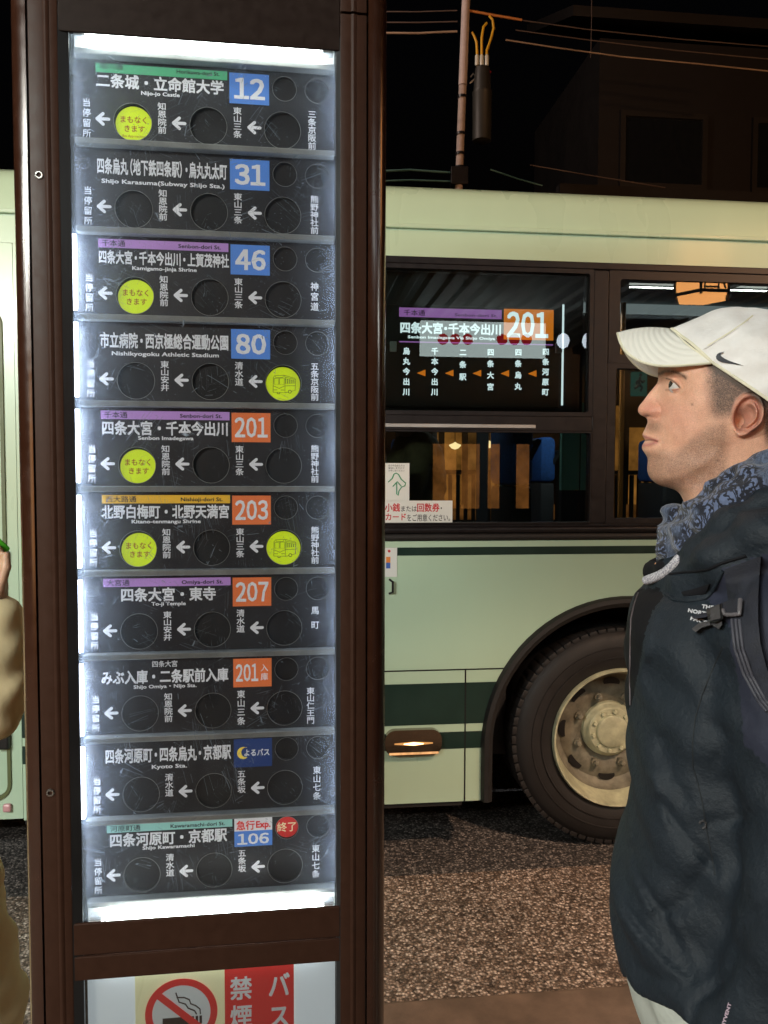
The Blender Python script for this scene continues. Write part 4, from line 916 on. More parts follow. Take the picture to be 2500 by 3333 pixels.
# dark building rising at the right
bd = empty('dark_building', 'dark unlit building with stepped eaves rising behind the bus roof', 'building', (0, D_BUS, 0), YAW_BUS, org=(9, 11, RZ))
dwall = mat('night_wall', (.011, .009, .0095), .85, 0, .2, 3); droof = mat('night_roof', (.012, .010, .010), .7, 0, .2, 6)
MB().box(4.6, 15, 9.5, 15, RZ, 5.2).obj('wall', dwall, bd); MB().box(5.2, 15, 11, 15, 5.2, 9.6).obj('wall', dwall, bd)
MB().prism([(9.0, 5.05), (9.0, 5.2), (12.0, 6.3), (12.0, 6.1)], 3.9, 15.5, 'x').obj('roof', droof, bd); MB().prism([(10.2, 9.5), (10.2, 9.68), (13.0, 10.9), (13.0, 10.7)], 4.4, 15.5, 'x').obj('roof', droof, bd)
for x in (5.6, 8.2, 10.8):
    for (z, y) in ((3.0, 9.49), (6.9, 10.99)):
        f = MB().plate([(x, z), (x + 1.7, z), (x + 1.7, z + 1.4), (x, z + 1.4)], [[(x + .1, z + .1), (x + 1.6, z + .1), (x + 1.6, z + 1.3), (x + .1, z + 1.3)]], y - .06, y).obj('window', droof, bd)
        MB().box(x + .1, x + 1.6, y - .02, y - .005, z + .1, z + 1.3).obj('pane', mat('night_pane%d%d' % (x, z), (.01, .012, .015), .15), f)
b = MB(); b.prism([(9.3, 6.0), (9.5, 6.0), (9.5, 6.3), (9.3, 6.3)], 3.9, 15, 'x'); b.obj('fascia', dwall, bd)
db2 = empty('dark_house', 'low dark house with a sloping roof beyond the utility pole', 'house', (0, D_BUS, 0), YAW_BUS, org=(-2, 13, RZ))
MB().box(-9, 3.4, 12.5, 17, RZ, 3.6).obj('wall', dwall, db2); MB().prism([(12.0, 3.55), (12.0, 3.7), (14.5, 4.6), (14.5, 4.4)], -9.4, 3.8, 'x').obj('roof', droof, db2)

# utility pole with cable ends
UD = 12.0
def UP(px, py, d=UD): r = ray(px, py); t = d / r[1]; return (r[0] * t, d, r[2] * t + EYE)
polem = mat('pole_concrete', (.42, .34, .31), .7, 0, .2, 10, .002, 40)
pb, pt = UP(1488, 600), UP(1508, 0)
up = empty('utility_pole', 'pale utility pole with black cable box and yellow cable loops above the bus', 'utility pole', (pb[0] - .02, UD, RZ))
def upl(p): return (p[0] - (pb[0] - .02), p[1] - UD, p[2] - RZ)
k = (pt[0] - pb[0]) / (pt[2] - pb[2])
x_at = lambda z: pb[0] + k * (z - pb[2])
MB().tube([upl((x_at(z), UD, z)) for z in (RZ, 3, 5.4, 7.35)] , [.066, .064, .060, .058], 14).obj('pole', polem, up, 40)
MB().tube([upl((x_at(z), UD, z)) for z in (7.36, 8.4, 9.6)] , [.064, .062, .060], 14).obj('pole_sleeve', mat('sleeve_pinkish', (.52, .43, .41), .6), up, 40)
for py in (315, 435, 500, 545):
    q = UP(1495, py); MB().lathe([(.070, -.02), (.074, -.02), (.074, .02), (.070, .02)], upl((x_at(q[2]), UD, q[2])), 'z', 16, closed=True).obj('pole_band', framem, up, 40)
q = UP(1492, 575); MB().box(*[c for a, bb in zip(upl((x_at(q[2]), UD, q[2])), (.13, .09, .13)) for c in (a - bb, a + bb)], .01).obj('pole_clamp', framem, up)
q0, q1 = UP(1562, 460), UP(1562, 215)
cyl = MB(); a = upl(q0); h = q1[2] - q0[2]
cyl.lathe([(.12, 0), (.14, .01), (.145, h * .62), (.15, h * .63), (.15, h * .66), (.13, h * .67), (.125, h * .80), (.11, h * .97), (.06, h)], a, 'z', 24)
cyl.obj('cable_box', mat('box_black', (.025, .025, .022), .5), up, 40)
MB().tube([upl(UP(1524, 250)), upl(UP(1533, 238)), upl(UP(1543, 250)), upl(UP(1530, 262)), upl(UP(1522, 270))], .012, 6).obj('bracket', alu, up, 40)
ywire = mat('yellow_sheath', (.75, .42, .02), .45); cerw = mat('ceramic', (.70, .70, .62), .3)
for (px, loop) in ((1545, ((1545, 165), (1543, 135), (1535, 115), (1528, 104))), (1560, ((1560, 165), (1560, 120), (1566, 85), (1577, 73))), (1577, ((1577, 162), (1590, 125), (1599, 90), (1595, 62), (1584, 50)))):
    z0, z1 = UP(px, 212), UP(px, 176)
    MB().lathe([(.026, 0), (.030, .02), (.030, z1[2] - z0[2] - .02), (.015, z1[2] - z0[2])], upl(z0), 'z', 12).obj('insulator', cerw, up, 40)
    MB().tube([upl(UP(*p)) for p in ((px, 176),) + loop], .019, 8).obj('cable_loop', ywire, up, 50)
MB().tube([upl(UP(1552, 236)), upl(UP(1564, 218)), upl(UP(1590, 234))], .018, 6).obj('red_tag', ink_red, up, 40)
# overhead wires, each its own cable
def wire(name, label, pts, r, m, grp='overhead wires', d=UD):
    P3 = [Vector(UP(p[0], p[1], d)) for p in pts]
    out = []
    for i in range(len(P3) - 1):
        for k in range(6):
            t = k / 6; out.append(P3[i].lerp(P3[i + 1], t))
    out.append(P3[-1]); mid = out[len(out) // 2].copy()
    o = MB().tube([p - mid for p in out], r, 6).obj(name, m, smooth=60); o.location = mid; tag(o, label, 'cable', grp); return o
wm = mat('wire_sheath', (.34, .24, .17), .5); wd = mat('wire_dark', (.10, .07, .06), .6); wt = mat('wire_teal', (.05, .12, .11), .5)
wire('overhead_wire', 'orange brown overhead wire leaving the pole top to the right', [(1516, 33), (1600, 48), (1690, 63)], .020, mat('wire_orange', (.55, .20, .05), .5))
wire('overhead_wire', 'uppermost of three long thin wires sagging to the upper right', [(1690, 64), (1900, 92), (2200, 122), (2560, 150)], .010, wd)
wire('overhead_wire', 'middle of three long thin wires sagging to the upper right', [(1670, 96), (1900, 126), (2200, 160), (2560, 192)], .010, wd)
wire('overhead_wire', 'lowest and palest of three long wires sagging to the upper right', [(1638, 128), (1800, 152), (2010, 180), (2300, 206), (2560, 232)], .012, wm)
wire('overhead_wire', 'uppermost of three short wires between the pillar and the pole', [(1180, 38), (1350, 38), (1480, 33)], .009, wd)
wire('overhead_wire', 'middle of three short wires between the pillar and the pole', [(1180, 73), (1350, 73), (1480, 69)], .010, wd)
wire('overhead_wire', 'lowest and brightest of three short wires between the pillar and the pole', [(1180, 107), (1350, 108), (1480, 101)], .016, wm)
wire('overhead_wire', 'dark wire running left just above the bus roof', [(1180, 560), (1330, 553), (1470, 562)], .018, wt)
wire('overhead_wire', 'lower dark wire running left close above the bus roof', [(1180, 592), (1330, 586), (1470, 590)], .014, wt)
wire('overhead_wire', 'faint wire falling from the pole to the right over the roof', [(1590, 550), (1680, 580), (1760, 602)], .012, wt)
wire('overhead_wire', 'faint long wire dropping towards the right edge of the bus roof', [(1720, 535), (1900, 565), (2160, 606)], .009, wd)
wire('overhead_wire', 'thin vertical line hanging in the dark sky right of the pole', [(1917, -40), (1917, 80), (1915, 185)], .006, wd)
#@@PEOPLE@@
# ================================================================== PEOPLE
from mathutils.bvhtree import BVHTree
def surf_nets(F, org, h):
    """naive surface nets, F > 0 inside; returns verts (world units) and quads"""
    S = F > 0; nx, ny, nz = F.shape
    c = sum(S[i:nx - 1 + i, j:ny - 1 + j, k:nz - 1 + k].astype(np.int8) for i in (0, 1) for j in (0, 1) for k in (0, 1))
    act = (c > 0) & (c < 8); idx = -np.ones(act.shape, np.int64); A = np.argwhere(act); idx[act] = np.arange(len(A))
    pos = np.zeros((len(A), 3)); cnt = np.zeros(len(A)); ax, ay, az = A.T
    cor = [(i, j, k) for i in (0, 1) for j in (0, 1) for k in (0, 1)]
    for p in range(8):
        for q in range(p + 1, 8):
            a, b = cor[p], cor[q]
            if sum(abs(a[i] - b[i]) for i in range(3)) != 1: continue
            fa = F[ax + a[0], ay + a[1], az + a[2]]; fb = F[ax + b[0], ay + b[1], az + b[2]]
            m = (fa > 0) != (fb > 0); t = np.where(m, fa / np.where(m, fa - fb, 1), 0)
            for i in range(3): pos[:, i] += np.where(m, a[i] + t * (b[i] - a[i]), 0)
            cnt += m
    pos = pos / cnt[:, None] + A; V = pos * h + np.array(org)
    Q = []
    for ax_ in range(3):
        s0 = [slice(None)] * 3; s1 = [slice(None)] * 3; s0[ax_] = slice(0, -1); s1[ax_] = slice(1, None)
        a, b = S[tuple(s0)], S[tuple(s1)]; u, v = (ax_ + 1) % 3, (ax_ + 2) % 3
        for d in (0, 1):
            E = np.argwhere((a & ~b) if d == 0 else (~a & b))
            E = E[(E[:, u] > 0) & (E[:, v] > 0) & (E[:, u] < act.shape[u]) & (E[:, v] < act.shape[v])]
            if not len(E): continue
            du = np.zeros(3, int); du[u] = 1; dv = np.zeros(3, int); dv[v] = 1
            q = [idx[tuple((E - o).T)] for o in (du + dv, dv, 0 * du, du)]
            q = np.stack(q if d == 0 else q[::-1], 1); Q.append(q[(q >= 0).all(1)])
    return V, np.concatenate(Q)
def grid(lo, hi, h):
    n = [int(math.ceil((hi[i] - lo[i]) / h)) + 1 for i in range(3)]
    g = [np.float32(lo[i]) + np.float32(h) * np.arange(n[i], dtype=np.float32) for i in range(3)]
    return np.meshgrid(*g, indexing='ij', sparse=True)
def cap(P, a, b, ra, rb=None):
    rb = ra if rb is None else rb; a = np.array(a, float); b = np.array(b, float); d = b - a; L2 = (d ** 2).sum() + 1e-12
    t = ((P[0] - a[0]) * d[0] + (P[1] - a[1]) * d[1] + (P[2] - a[2]) * d[2]) / L2; t = np.clip(t, 0, 1)
    return np.sqrt((P[0] - a[0] - t * d[0]) ** 2 + (P[1] - a[1] - t * d[1]) ** 2 + (P[2] - a[2] - t * d[2]) ** 2) - (ra + t * (rb - ra))
def ell(P, c, r):
    k = np.sqrt(sum(((P[i] - c[i]) / r[i]) ** 2 for i in range(3))); return (k - 1) * min(r)
def smin(a, b, k): h = np.clip(.5 + .5 * (b - a) / k, 0, 1); return b * (1 - h) + a * h - k * h * (1 - h)
def net_obj(name, F, lo, h, m, parent, smooth=180, it=2):
    V, Q = surf_nets(-F if False else F, lo, h)
    me = mesh(name, V, Q.tolist(), m, smooth)
    return me, V, Q

def cr1(x, y): return 1940 + x * .36176, 900 + y * .36176     # survey sheets of the man
def cr2(x, y): return 1900 + x * .4068, 1600 + y * .4068
def cr3(x, y): return 1900 + x * .42164, 2400 + y * .42164
nM = (-sin(YAW_MAN), cos(YAW_MAN)); uM = (cos(YAW_MAN), sin(YAW_MAN))
def project(r, W, z):
    """man frame -> photo sheet position, for laying out features"""
    X = uM[0] * r + nM[0] * (D_MAN - W); Y = uM[1] * r + nM[1] * (D_MAN - W); Z = z - EYE
    d = Y * cos(PITCH) - Z * sin(PITCH); up_ = Z * cos(PITCH) + Y * sin(PITCH); x, y = X / d, up_ / d
    return 1250 + F_PX * (x * cos(ROLL) + y * sin(ROLL)), 1666.5 - F_PX * (-x * sin(ROLL) + y * cos(ROLL))
def sheet1(r, W, z): px, py = project(r, W, z); return (px - 1940) / .36176, (py - 900) / .36176

man = empty('person', 'young man in white cap, blue patterned scarf and dark rain jacket, gazing up', 'person', (nM[0] * D_MAN, nM[1] * D_MAN, 0), YAW_MAN, org=(.18, 0, 0))
HC = 1                                                            # head sheet -> frame
def h3(x, y, W): r, z = MP(*cr1(x, y), W); return r, z
front = [(560, 760), (552, 820), (550, 870), (553, 915), (545, 945), (520, 978), (492, 1012), (465, 1045), (440, 1080), (415, 1112), (392, 1142), (377, 1168), (372, 1192), (380, 1216), (402, 1236), (430, 1250), (452, 1266), (458, 1290), (448, 1330), (432, 1368), (417, 1396), (415, 1422), (430, 1446), (438, 1462), (428, 1480), (413, 1505), (410, 1530), (424, 1560), (444, 1590), (460, 1622), (462, 1665), (459, 1710), (464, 1755), (486, 1800), (524, 1838), (575, 1866), (640, 1884), (705, 1905), (752, 1940), (782, 1995), (812, 2060), (842, 2120), (862, 2200), (880, 2300), (890, 2420)]
back = [(1790, 2420), (1780, 2200), (1765, 2000), (1775, 1800), (1800, 1620), (1860, 1420), (1930, 1180), (1950, 950), (1900, 700), (1790, 520), (1640, 410), (1450, 350), (1240, 330), (1040, 365), (860, 440), (700, 540), (610, 650)]
loop = front + back
def frR(y):   # lateral roundness along the profile (m)
    pts = [(760, .060), (900, .035), (945, .012), (1040, .008), (1130, .012), (1190, .014), (1240, .012), (1290, .020), (1400, .024), (1460, .022), (1530, .024), (1600, .028), (1700, .030), (1860, .035), (1940, .045), (2420, .055)]
    return np.interp(y, [p[0] for p in pts], [p[1] for p in pts])
C_ = []; Vv = []
L2 = [h3(x, y, 0) for x, y in loop]
n = len(L2)
for i, (p, q) in enumerate(zip(loop, L2)):
    C_.append(q); Vv.append(0.0)
    a, b = Vector(L2[i - 1]), Vector(L2[(i + 1) % n]); t = (b - a).normalized(); nn = Vector((-t.y, t.x))
    R_ = frR(p[1]) if i < len(front) else .075
    d = .005 if i < len(front) else .012
    for s_ in (1, -1):
        e = Vector(q) + nn * d * s_
        # outward = away from the head centre line
        cen = Vector(h3(1000 if p[1] < 1700 else 1320, min(p[1], 2400), 0))
        out = (e - cen).length > (Vector(q) - cen).length
        if i < len(front):
            out = (nn * s_).x < 0 if abs(nn.x) > .25 else out
        if out: C_.append((e.x, e.y)); Vv.append(-2 * R_ * d)
inner = [(600, 850, 26), (640, 800, 40), (760, 800, 55), (640, 880, 34), (720, 880, 45), (860, 860, 60), (1000, 880, 69), (1200, 900, 75), (1400, 900, 78), (1650, 900, 76), (1800, 900, 62),
 (575, 945, 12), (600, 960, 19), (640, 985, 31), (700, 960, 42), (760, 960, 49), (850, 980, 59), (1000, 1000, 68), (1200, 1050, 74), (1400, 1100, 76), (1650, 1150, 74), (1820, 1150, 56),
 (540, 1000, 8), (560, 1030, 11), (500, 1060, 7.5), (530, 1080, 10), (575, 1080, 17), (620, 1060, 27), (680, 1060, 38), (760, 1080, 48), (900, 1120, 62), (1050, 1150, 69),
 (440, 1130, 7), (470, 1120, 9), (410, 1180, 9), (450, 1180, 13), (500, 1150, 14), (510, 1200, 17.5), (545, 1190, 18.5), (560, 1240, 17.5), (480, 1235, 13.5), (600, 1160, 24), (620, 1220, 29), (700, 1200, 42), (820, 1230, 54), (950, 1280, 62), (1100, 1300, 68),
 (490, 1290, 10), (520, 1290, 15), (480, 1350, 12), (520, 1340, 18), (470, 1400, 12), (510, 1410, 18), (560, 1340, 23), (600, 1320, 29), (545, 1440, 22), (580, 1460, 26), (620, 1440, 33), (700, 1400, 43), (820, 1420, 53), (950, 1450, 60), (1100, 1450, 64),
 (470, 1500, 15), (510, 1500, 20), (480, 1560, 16), (520, 1560, 22), (560, 1540, 26), (500, 1620, 17), (540, 1640, 23), (500, 1700, 18), (540, 1740, 23), (600, 1600, 32), (620, 1700, 34), (600, 1790, 28), (680, 1820, 31), (720, 1600, 42), (740, 1720, 42), (860, 1580, 51), (900, 1680, 51), (1000, 1560, 57), (1080, 1500, 60), (820, 1800, 40), (960, 1760, 46),
 (820, 1900, 34), (900, 1860, 40), (1000, 1840, 46), (860, 2000, 34), (950, 1960, 46), (1100, 1750, 53), (1200, 1600, 58), (1250, 1750, 54), (1100, 1950, 56), (1300, 1950, 57), (1500, 1850, 54), (1650, 1850, 42), (1000, 2150, 52), (1300, 2200, 60), (1550, 2200, 54), (1000, 2380, 54), (1300, 2400, 64), (1600, 2380, 52), (1350, 1400, 66), (1500, 1450, 64), (1650, 1500, 55),
 (700, 640, 30), (850, 600, 44), (900, 720, 58), (1100, 600, 62), (1100, 450, 52), (1350, 500, 66), (1350, 700, 78), (1600, 650, 70), (1750, 750, 58), (1600, 500, 42)]
for x, y, w in inner: C_.append(h3(x, y, w / 1000)); Vv.append((w / 1000) ** 2)
C_ = np.array(C_); Vv = np.array(Vv)
def tps(r2): return .5 * r2 * np.log(r2 + 1e-12)
def fit_tps(C, V, lam=1e-6):
    n = len(C); K = tps(((C[:, None] - C[None]) ** 2).sum(-1)) + lam * np.eye(n); Pm = np.c_[np.ones(n), C]
    A = np.block([[K, Pm], [Pm.T, np.zeros((3, 3))]]); return np.linalg.solve(A, np.r_[V, 0, 0, 0])
def ev_tps(C, w, X, Z):
    sh_ = X.shape; X = X.ravel(); Z = Z.ravel(); o = w[-3] + w[-2] * X + w[-1] * Z
    for k in range(len(C)): o = o + w[k] * tps((X - C[k, 0]) ** 2 + (Z - C[k, 1]) ** 2)
    return o.reshape(sh_)
wt_ = fit_tps(C_ * 10, Vv * 100); hh = .0014
lo = (C_[:, 0].min() - .004, -.100, C_[:, 1].min() + .003); hi = (C_[:, 0].max() + .004, .100, C_[:, 1].max() + .006)
gx, gy, gz = grid(lo, hi, hh)
GX, GZ = np.meshgrid(gx.ravel(), gz.ravel(), indexing='ij')
W2 = ev_tps(C_ * 10, wt_, GX * 10, GZ * 10) / 100
Wm = np.sqrt(np.clip(W2, 1e-8, None))
SX, SY = sheet1(GX, Wm, GZ)
def gau(cx, cy, sx, sy, rot=0):
    dx, dy = SX - cx, SY - cy; c, s = cos(rot), sin(rot); u = dx * c + dy * s; v = -dx * s + dy * c
    return np.exp(-.5 * ((u / sx) ** 2 + (v / sy) ** 2))
def segd(pts, X=None, Y=None):
    X = SX if X is None else X; Y = SY if Y is None else Y; d = np.full(X.shape, 1e9)
    for a, b in zip(pts[:-1], pts[1:]):
        vx, vy = b[0] - a[0], b[1] - a[1]; t = np.clip(((X - a[0]) * vx + (Y - a[1]) * vy) / (vx * vx + vy * vy), 0, 1)
        d = np.minimum(d, np.hypot(X - a[0] - t * vx, Y - a[1] - t * vy))
    return d
def sst(a, b, x): t = np.clip((x - a) / (b - a), 0, 1); return t * t * (3 - 2 * t)
ins = sst(.002 ** 2, .012 ** 2, W2)
dW = np.zeros_like(Wm)
dW -= .0022 * np.exp(-(segd([(535, 1120), (572, 1155), (584, 1205), (566, 1250), (535, 1268)]) / 14) ** 2)
dW += .0012 * gau(528, 1195, 30, 32)
dW -= .0045 * gau(452, 1240, 24, 9, .2)
dW -= .0012 * np.exp(-(segd([(600, 1250), (622, 1330), (618, 1420)]) / 26) ** 2)
dW -= .0028 * np.exp(-(segd([(430, 1462), (480, 1458), (520, 1462), (556, 1472)]) / 8) ** 2)
dW += .0016 * np.exp(-(segd([(430, 1425), (480, 1436), (535, 1458)]) / 14) ** 2) + .0020 * np.exp(-(segd([(430, 1510), (480, 1502), (530, 1484)]) / 16) ** 2)
dW -= .0016 * gau(575, 1475, 16, 22)
dW -= .0030 * gau(900, 1460, 110, 120) + .0015 * gau(700, 1500, 70, 90); dW += .0010 * np.exp(-(segd([(600, 1810), (720, 1800), (900, 1720), (1050, 1610), (1150, 1470)]) / 34) ** 2)
dW += .0022 * np.exp(-(segd([(575, 835), (660, 830), (760, 868)]) / 30) ** 2)
dW -= .0025 * gau(700, 1035, 60, 20, .15)
# eye: lids follow the ball, the opening lets the ball show
Re = .0122; er, ez = h3(737, 968, .0325); eW = .0325
sph = np.sqrt(np.clip(Re ** 2 - (GX - er) ** 2 - (GZ - ez) ** 2, 0, None)); on = (sph > 0)
lid = np.where(on, eW + sph + .0013, 0); near = sst(Re * 1.02, Re * .70, np.hypot(GX - er, GZ - ez))
Wt = Wm + dW * ins
Wt = Wt * (1 - near) + np.maximum(Wt - .002 * near, lid) * near
def poly_in(pts, X, Y):
    c = np.zeros(X.shape, bool)
    for (x1, y1), (x2, y2) in zip(pts, pts[1:] + pts[:1]): c ^= ((y1 > Y) != (y2 > Y)) & (X < (x2 - x1) * (Y - y1) / (y2 - y1 + 1e-9) + x1)
    return c
eye_poly = [(632, 922), (668, 930), (702, 952), (742, 986), (718, 995), (680, 998), (642, 999), (626, 994), (627, 962)]
ein = poly_in(eye_poly, SX, SY)
Wt = np.where(ein & on, np.minimum(Wt, eW + sph - .0016), Wt)
dW2 = .0012 * np.exp(-(segd([(622, 905), (668, 910), (712, 938), (752, 984)]) / 9) ** 2) - .0014 * np.exp(-(segd([(640, 882), (700, 898), (765, 950)]) / 10) ** 2)
Wt = Wt + dW2 * ins
# ear
ecx, ecy, ea, eb, erot = 1356, 1232, 143, 205, radians(14)
dx, dy = SX - ecx, SY - ecy; u_ = (dx * cos(erot) + dy * sin(erot)); v_ = (-dx * sin(erot) + dy * cos(erot))
wid = ea * (1 - .30 * sst(20, 210, v_)); u_ = u_ + 20 * sst(0, 200, v_)
rho = np.hypot(u_ / wid, v_ / eb); ang = np.arctan2(v_, u_)
msk = sst(1.04, .95, rho); lift = .004 + .013 * sst(-140, 150, u_)
frontfade = sst(-1.0, -.55, u_ / wid)
bowl = -.0090 * sst(.84, .70, rho) * sst(165, 110, v_) * sst(-1.1, -.6, u_ / wid)
anti = .0085 * np.exp(-((rho - .52) / .10) ** 2) * sst(-.35, .1, u_ / wid) * sst(150, 100, v_)
conch = -.013 * gau(1305, 1275, 50, 74, .35) - .010 * gau(1290, 1300, 24, 40)
trag = .0006 * gau(1228, 1268, 26, 40)
lobe = .002 * gau(1235, 1395, 45, 40)
Wt = Wt + msk * (lift * (.35 + .65 * frontfade) + bowl + anti + conch * .9 + lobe) + trag
Wt = np.where(W2 > 0, np.maximum(Wt, 0), 0)
W2n = np.where(W2 > 0, np.where(Wm > .002, Wt ** 2, W2), W2)
capline = h3(668, 462, 0), h3(1540, 1090, .085); cs_ = (capline[1][1] - capline[0][1]) / (capline[1][0] - capline[0][0])
abv = sst(.002, .022, GZ - (capline[0][1] + cs_ * (GX - capline[0][0])))
W2n = W2n - abv * .0022
F = (W2n[:, None, :] - gy ** 2).astype(np.float32)
# ease the neck into shoulders under the clothes
V, Q = surf_nets(F, lo, hh); V[:, 1] *= 1
# frame: local y is away from camera, lateral symmetric so no flip needed
skin_m, nt, N, L, B = new_mat('skin')
at = N.new('ShaderNodeAttribute'); at.attribute_name = 'tone'
n1 = noise(N, L, 900, 3, .6); rr = ramp(N, L, n1.outputs['Fac'], [(0.35, (.86, .86, .86)), (0.65, (1.10, 1.10, 1.10))])
mx = N.new('ShaderNodeMix'); mx.data_type = 'RGBA'; mx.blend_type = 'MULTIPLY'; mx.inputs[0].default_value = 1
L.new(at.outputs['Color'], mx.inputs[6]); L.new(rr.outputs[0], mx.inputs[7])
be = N.new('ShaderNodeAttribute'); be.attribute_name = 'beard'; nb_ = noise(N, L, 1000, 2, .7); rb_ = ramp(N, L, nb_.outputs['Fac'], [(0.44, (0,) * 3), (0.60, (1,) * 3)])
mb_ = N.new('ShaderNodeMath'); mb_.operation = 'MULTIPLY'; L.new(be.outputs['Fac'], mb_.inputs[0]); L.new(rb_.outputs[0], mb_.inputs[1])
m9 = N.new('ShaderNodeMix'); m9.data_type = 'RGBA'; L.new(mb_.outputs[0], m9.inputs[0]); L.new(mx.outputs[2], m9.inputs[6]); m9.inputs[7].default_value = (.055, .032, .022, 1)
bl = noise(N, L, 42, 4, .65); blr = ramp(N, L, bl.outputs['Fac'], [(0.34, (.90, .84, .82)), (0.66, (1.06, 1.08, 1.08))]); m8 = N.new('ShaderNodeMix'); m8.data_type = 'RGBA'; m8.blend_type = 'MULTIPLY'; m8.inputs[0].default_value = 1
L.new(m9.outputs[2], m8.inputs[6]); L.new(blr.outputs[0], m8.inputs[7]); L.new(m8.outputs[2], B.inputs['Base Color'])
B.inputs['Roughness'].default_value = .48; B.inputs['Subsurface Weight'].default_value = .18; B.inputs['Subsurface Radius'].default_value = (.010, .004, .002); B.inputs['Subsurface Scale'].default_value = .6
b_ = N.new('ShaderNodeBump'); b_.inputs['Distance'].default_value = .0007; n2 = noise(N, L, 520, 5, .7); L.new(n2.outputs['Fac'], b_.inputs['Height']); L.new(b_.outputs[0], B.inputs['Normal'])
def set_tone(me, col):
    a = me.color_attributes.new('tone', 'FLOAT_COLOR', 'POINT'); a.data.foreach_set('color', np.c_[np.clip(col, 0, 1), np.ones(len(col))].astype(np.float32).ravel())
vx, vy = sheet1(V[:, 0], np.abs(V[:, 1]), V[:, 2])
def mixc(c, t, k): return c * (1 - k[:, None]) + np.array(t)[None] * k[:, None]
nz1 = rng.random(len(V)); nz2 = .5 + .5 * np.sin(vx * .11 + 3 * np.sin(vy * .053)) * np.sin(vy * .13 + 2 * np.sin(vx * .07))
def g1(cx, cy, sx, sy): return np.exp(-.5 * (((vx - cx) / sx) ** 2 + ((vy - cy) / sy) ** 2))
tone = np.tile([.72, .40, .275], (len(V), 1))
tone = mixc(tone, (.62, .22, .165), np.clip(.42 * g1(470, 1180, 90, 60) + .26 * g1(740, 1230, 120, 110), 0, .8))
ear_m = sst(1.1, .9, np.hypot((vx - ecx) / ea, (vy - ecy) / eb)) * (np.abs(V[:, 1]) > .06)
tone = mixc(tone, (.52, .20, .15), .55 * ear_m)
tone = mixc(tone, (.10, .035, .025), np.clip(.95 * g1(1296, 1290, 30, 52) + .45 * g1(1330, 1180, 60, 26), 0, 1) * ear_m)  # shade of the ear hollow and groove painted into the tone
_rho = np.hypot((vx - ecx) / ea, (vy - ecy) / eb); tone = mixc(tone, (.26, .09, .07), .55 * np.exp(-((_rho - .74) / .07) ** 2) * ear_m * (vx > 1330) * (vy < 1380))
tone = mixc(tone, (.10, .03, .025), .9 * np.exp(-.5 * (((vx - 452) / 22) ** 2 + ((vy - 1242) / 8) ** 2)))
# stubble
jaw = sst(0, 120, (vy - np.interp(vx, [400, 520, 600, 700, 850, 1000, 1150], [1560, 1500, 1500, 1520, 1400, 1280, 1230]))) * sst(2050, 1850, vy) * sst(1230, 1120, vx)
must = np.clip(1.1 * g1(505, 1335, 60, 42), 0, 1) * sst(1425, 1385, vy)
st_ = np.clip(jaw + must + .5 * g1(440, 1590, 40, 22), 0, 1)
tone = mixc(tone, (.16, .10, .065), st_ * (.24 + .12 * nz1 + .14 * nz2))
# cropped hair at the temple and behind the ear
hair = np.maximum(sst(960, 1130, vx + .10 * (1250 - vy)) * sst(1330, 1180, vy + .12 * (vx - 1000)), sst(1490, 1540, vx) * sst(1560, 1380, vy)) * (1 - ear_m)
tone = mixc(tone, (.075, .045, .03), hair * (.62 + .33 * nz1))
skull = sst(760, 700, vy - .68 * (vx - 900)) ; tone = mixc(tone, (.05, .03, .02), skull * (vx > 700) * .9)
# brow, lips, eye line
bd_ = segd([(560, 862), (620, 838), (700, 842), (770, 872), (800, 895)], vx, vy); tone = mixc(tone, (.07, .042, .028), np.clip(np.exp(-(bd_ / 17) ** 2) * (.55 + .5 * nz1), 0, 1))
lp = np.clip(np.exp(-(segd([(422, 1425), (470, 1440), (540, 1463)], vx, vy) / 15) ** 2) + np.exp(-(segd([(420, 1508), (470, 1500), (535, 1482)], vx, vy) / 17) ** 2), 0, 1)
tone = mixc(tone, (.44, .165, .14), lp * .9)
tone = mixc(tone, (.14, .05, .04), .9 * np.exp(-(segd([(436, 1462), (480, 1459), (520, 1462), (550, 1471)], vx, vy) / 6) ** 2))
tone = mixc(tone, (.06, .03, .02), .95 * np.exp(-(segd([(628, 905), (668, 914), (710, 942), (750, 986)], vx, vy) / 7) ** 2))
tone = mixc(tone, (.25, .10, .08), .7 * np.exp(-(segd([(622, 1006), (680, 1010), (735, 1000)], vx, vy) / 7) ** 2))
for mxp, myp in ((1005, 935), (860, 1137), (1095, 1640)): tone = mixc(tone, (.16, .07, .05), .8 * g1(mxp, myp, 7, 7))
me = mesh('body', V, Q.tolist(), skin_m, 180); set_tone(me, tone); ab = me.attributes.new('beard', 'FLOAT', 'POINT'); ab.data.foreach_set('value', np.clip(st_ * .50 + hair * .9, 0, 1).astype(np.float32)); body = link('body', me, man)
for s_ in (1, -1):
    th = np.linspace(0, pi, 25); eb_ = MB()
    dirv = Vector((-.88, -.38 * s_, .36)).normalized()
    bm = bmesh.new(); bmesh.ops.create_uvsphere(bm, u_segments=48, v_segments=32, radius=Re, matrix=dirv.to_track_quat('Z', 'Y').to_matrix().to_4x4())
    me = bpy.data.meshes.new('eye'); bm.to_mesh(me); bm.free()
    for mm_ in (mat('eye_white', (.55, .52, .50), .15, 0, .03) if s_ == 1 else MATS['eye_white'], mat('iris_brown', (.035, .024, .018), .12) if s_ == 1 else MATS['iris_brown'], gasket): me.materials.append(mm_)
    me.shade_smooth()
    for p in me.polygons:
        a_ = math.degrees(Vector(p.center).angle(dirv)); p.material_index = 2 if a_ < 13 else (1 if a_ < 32 else 0)
    link('eye', me, man, (er, -eW * s_, ez))

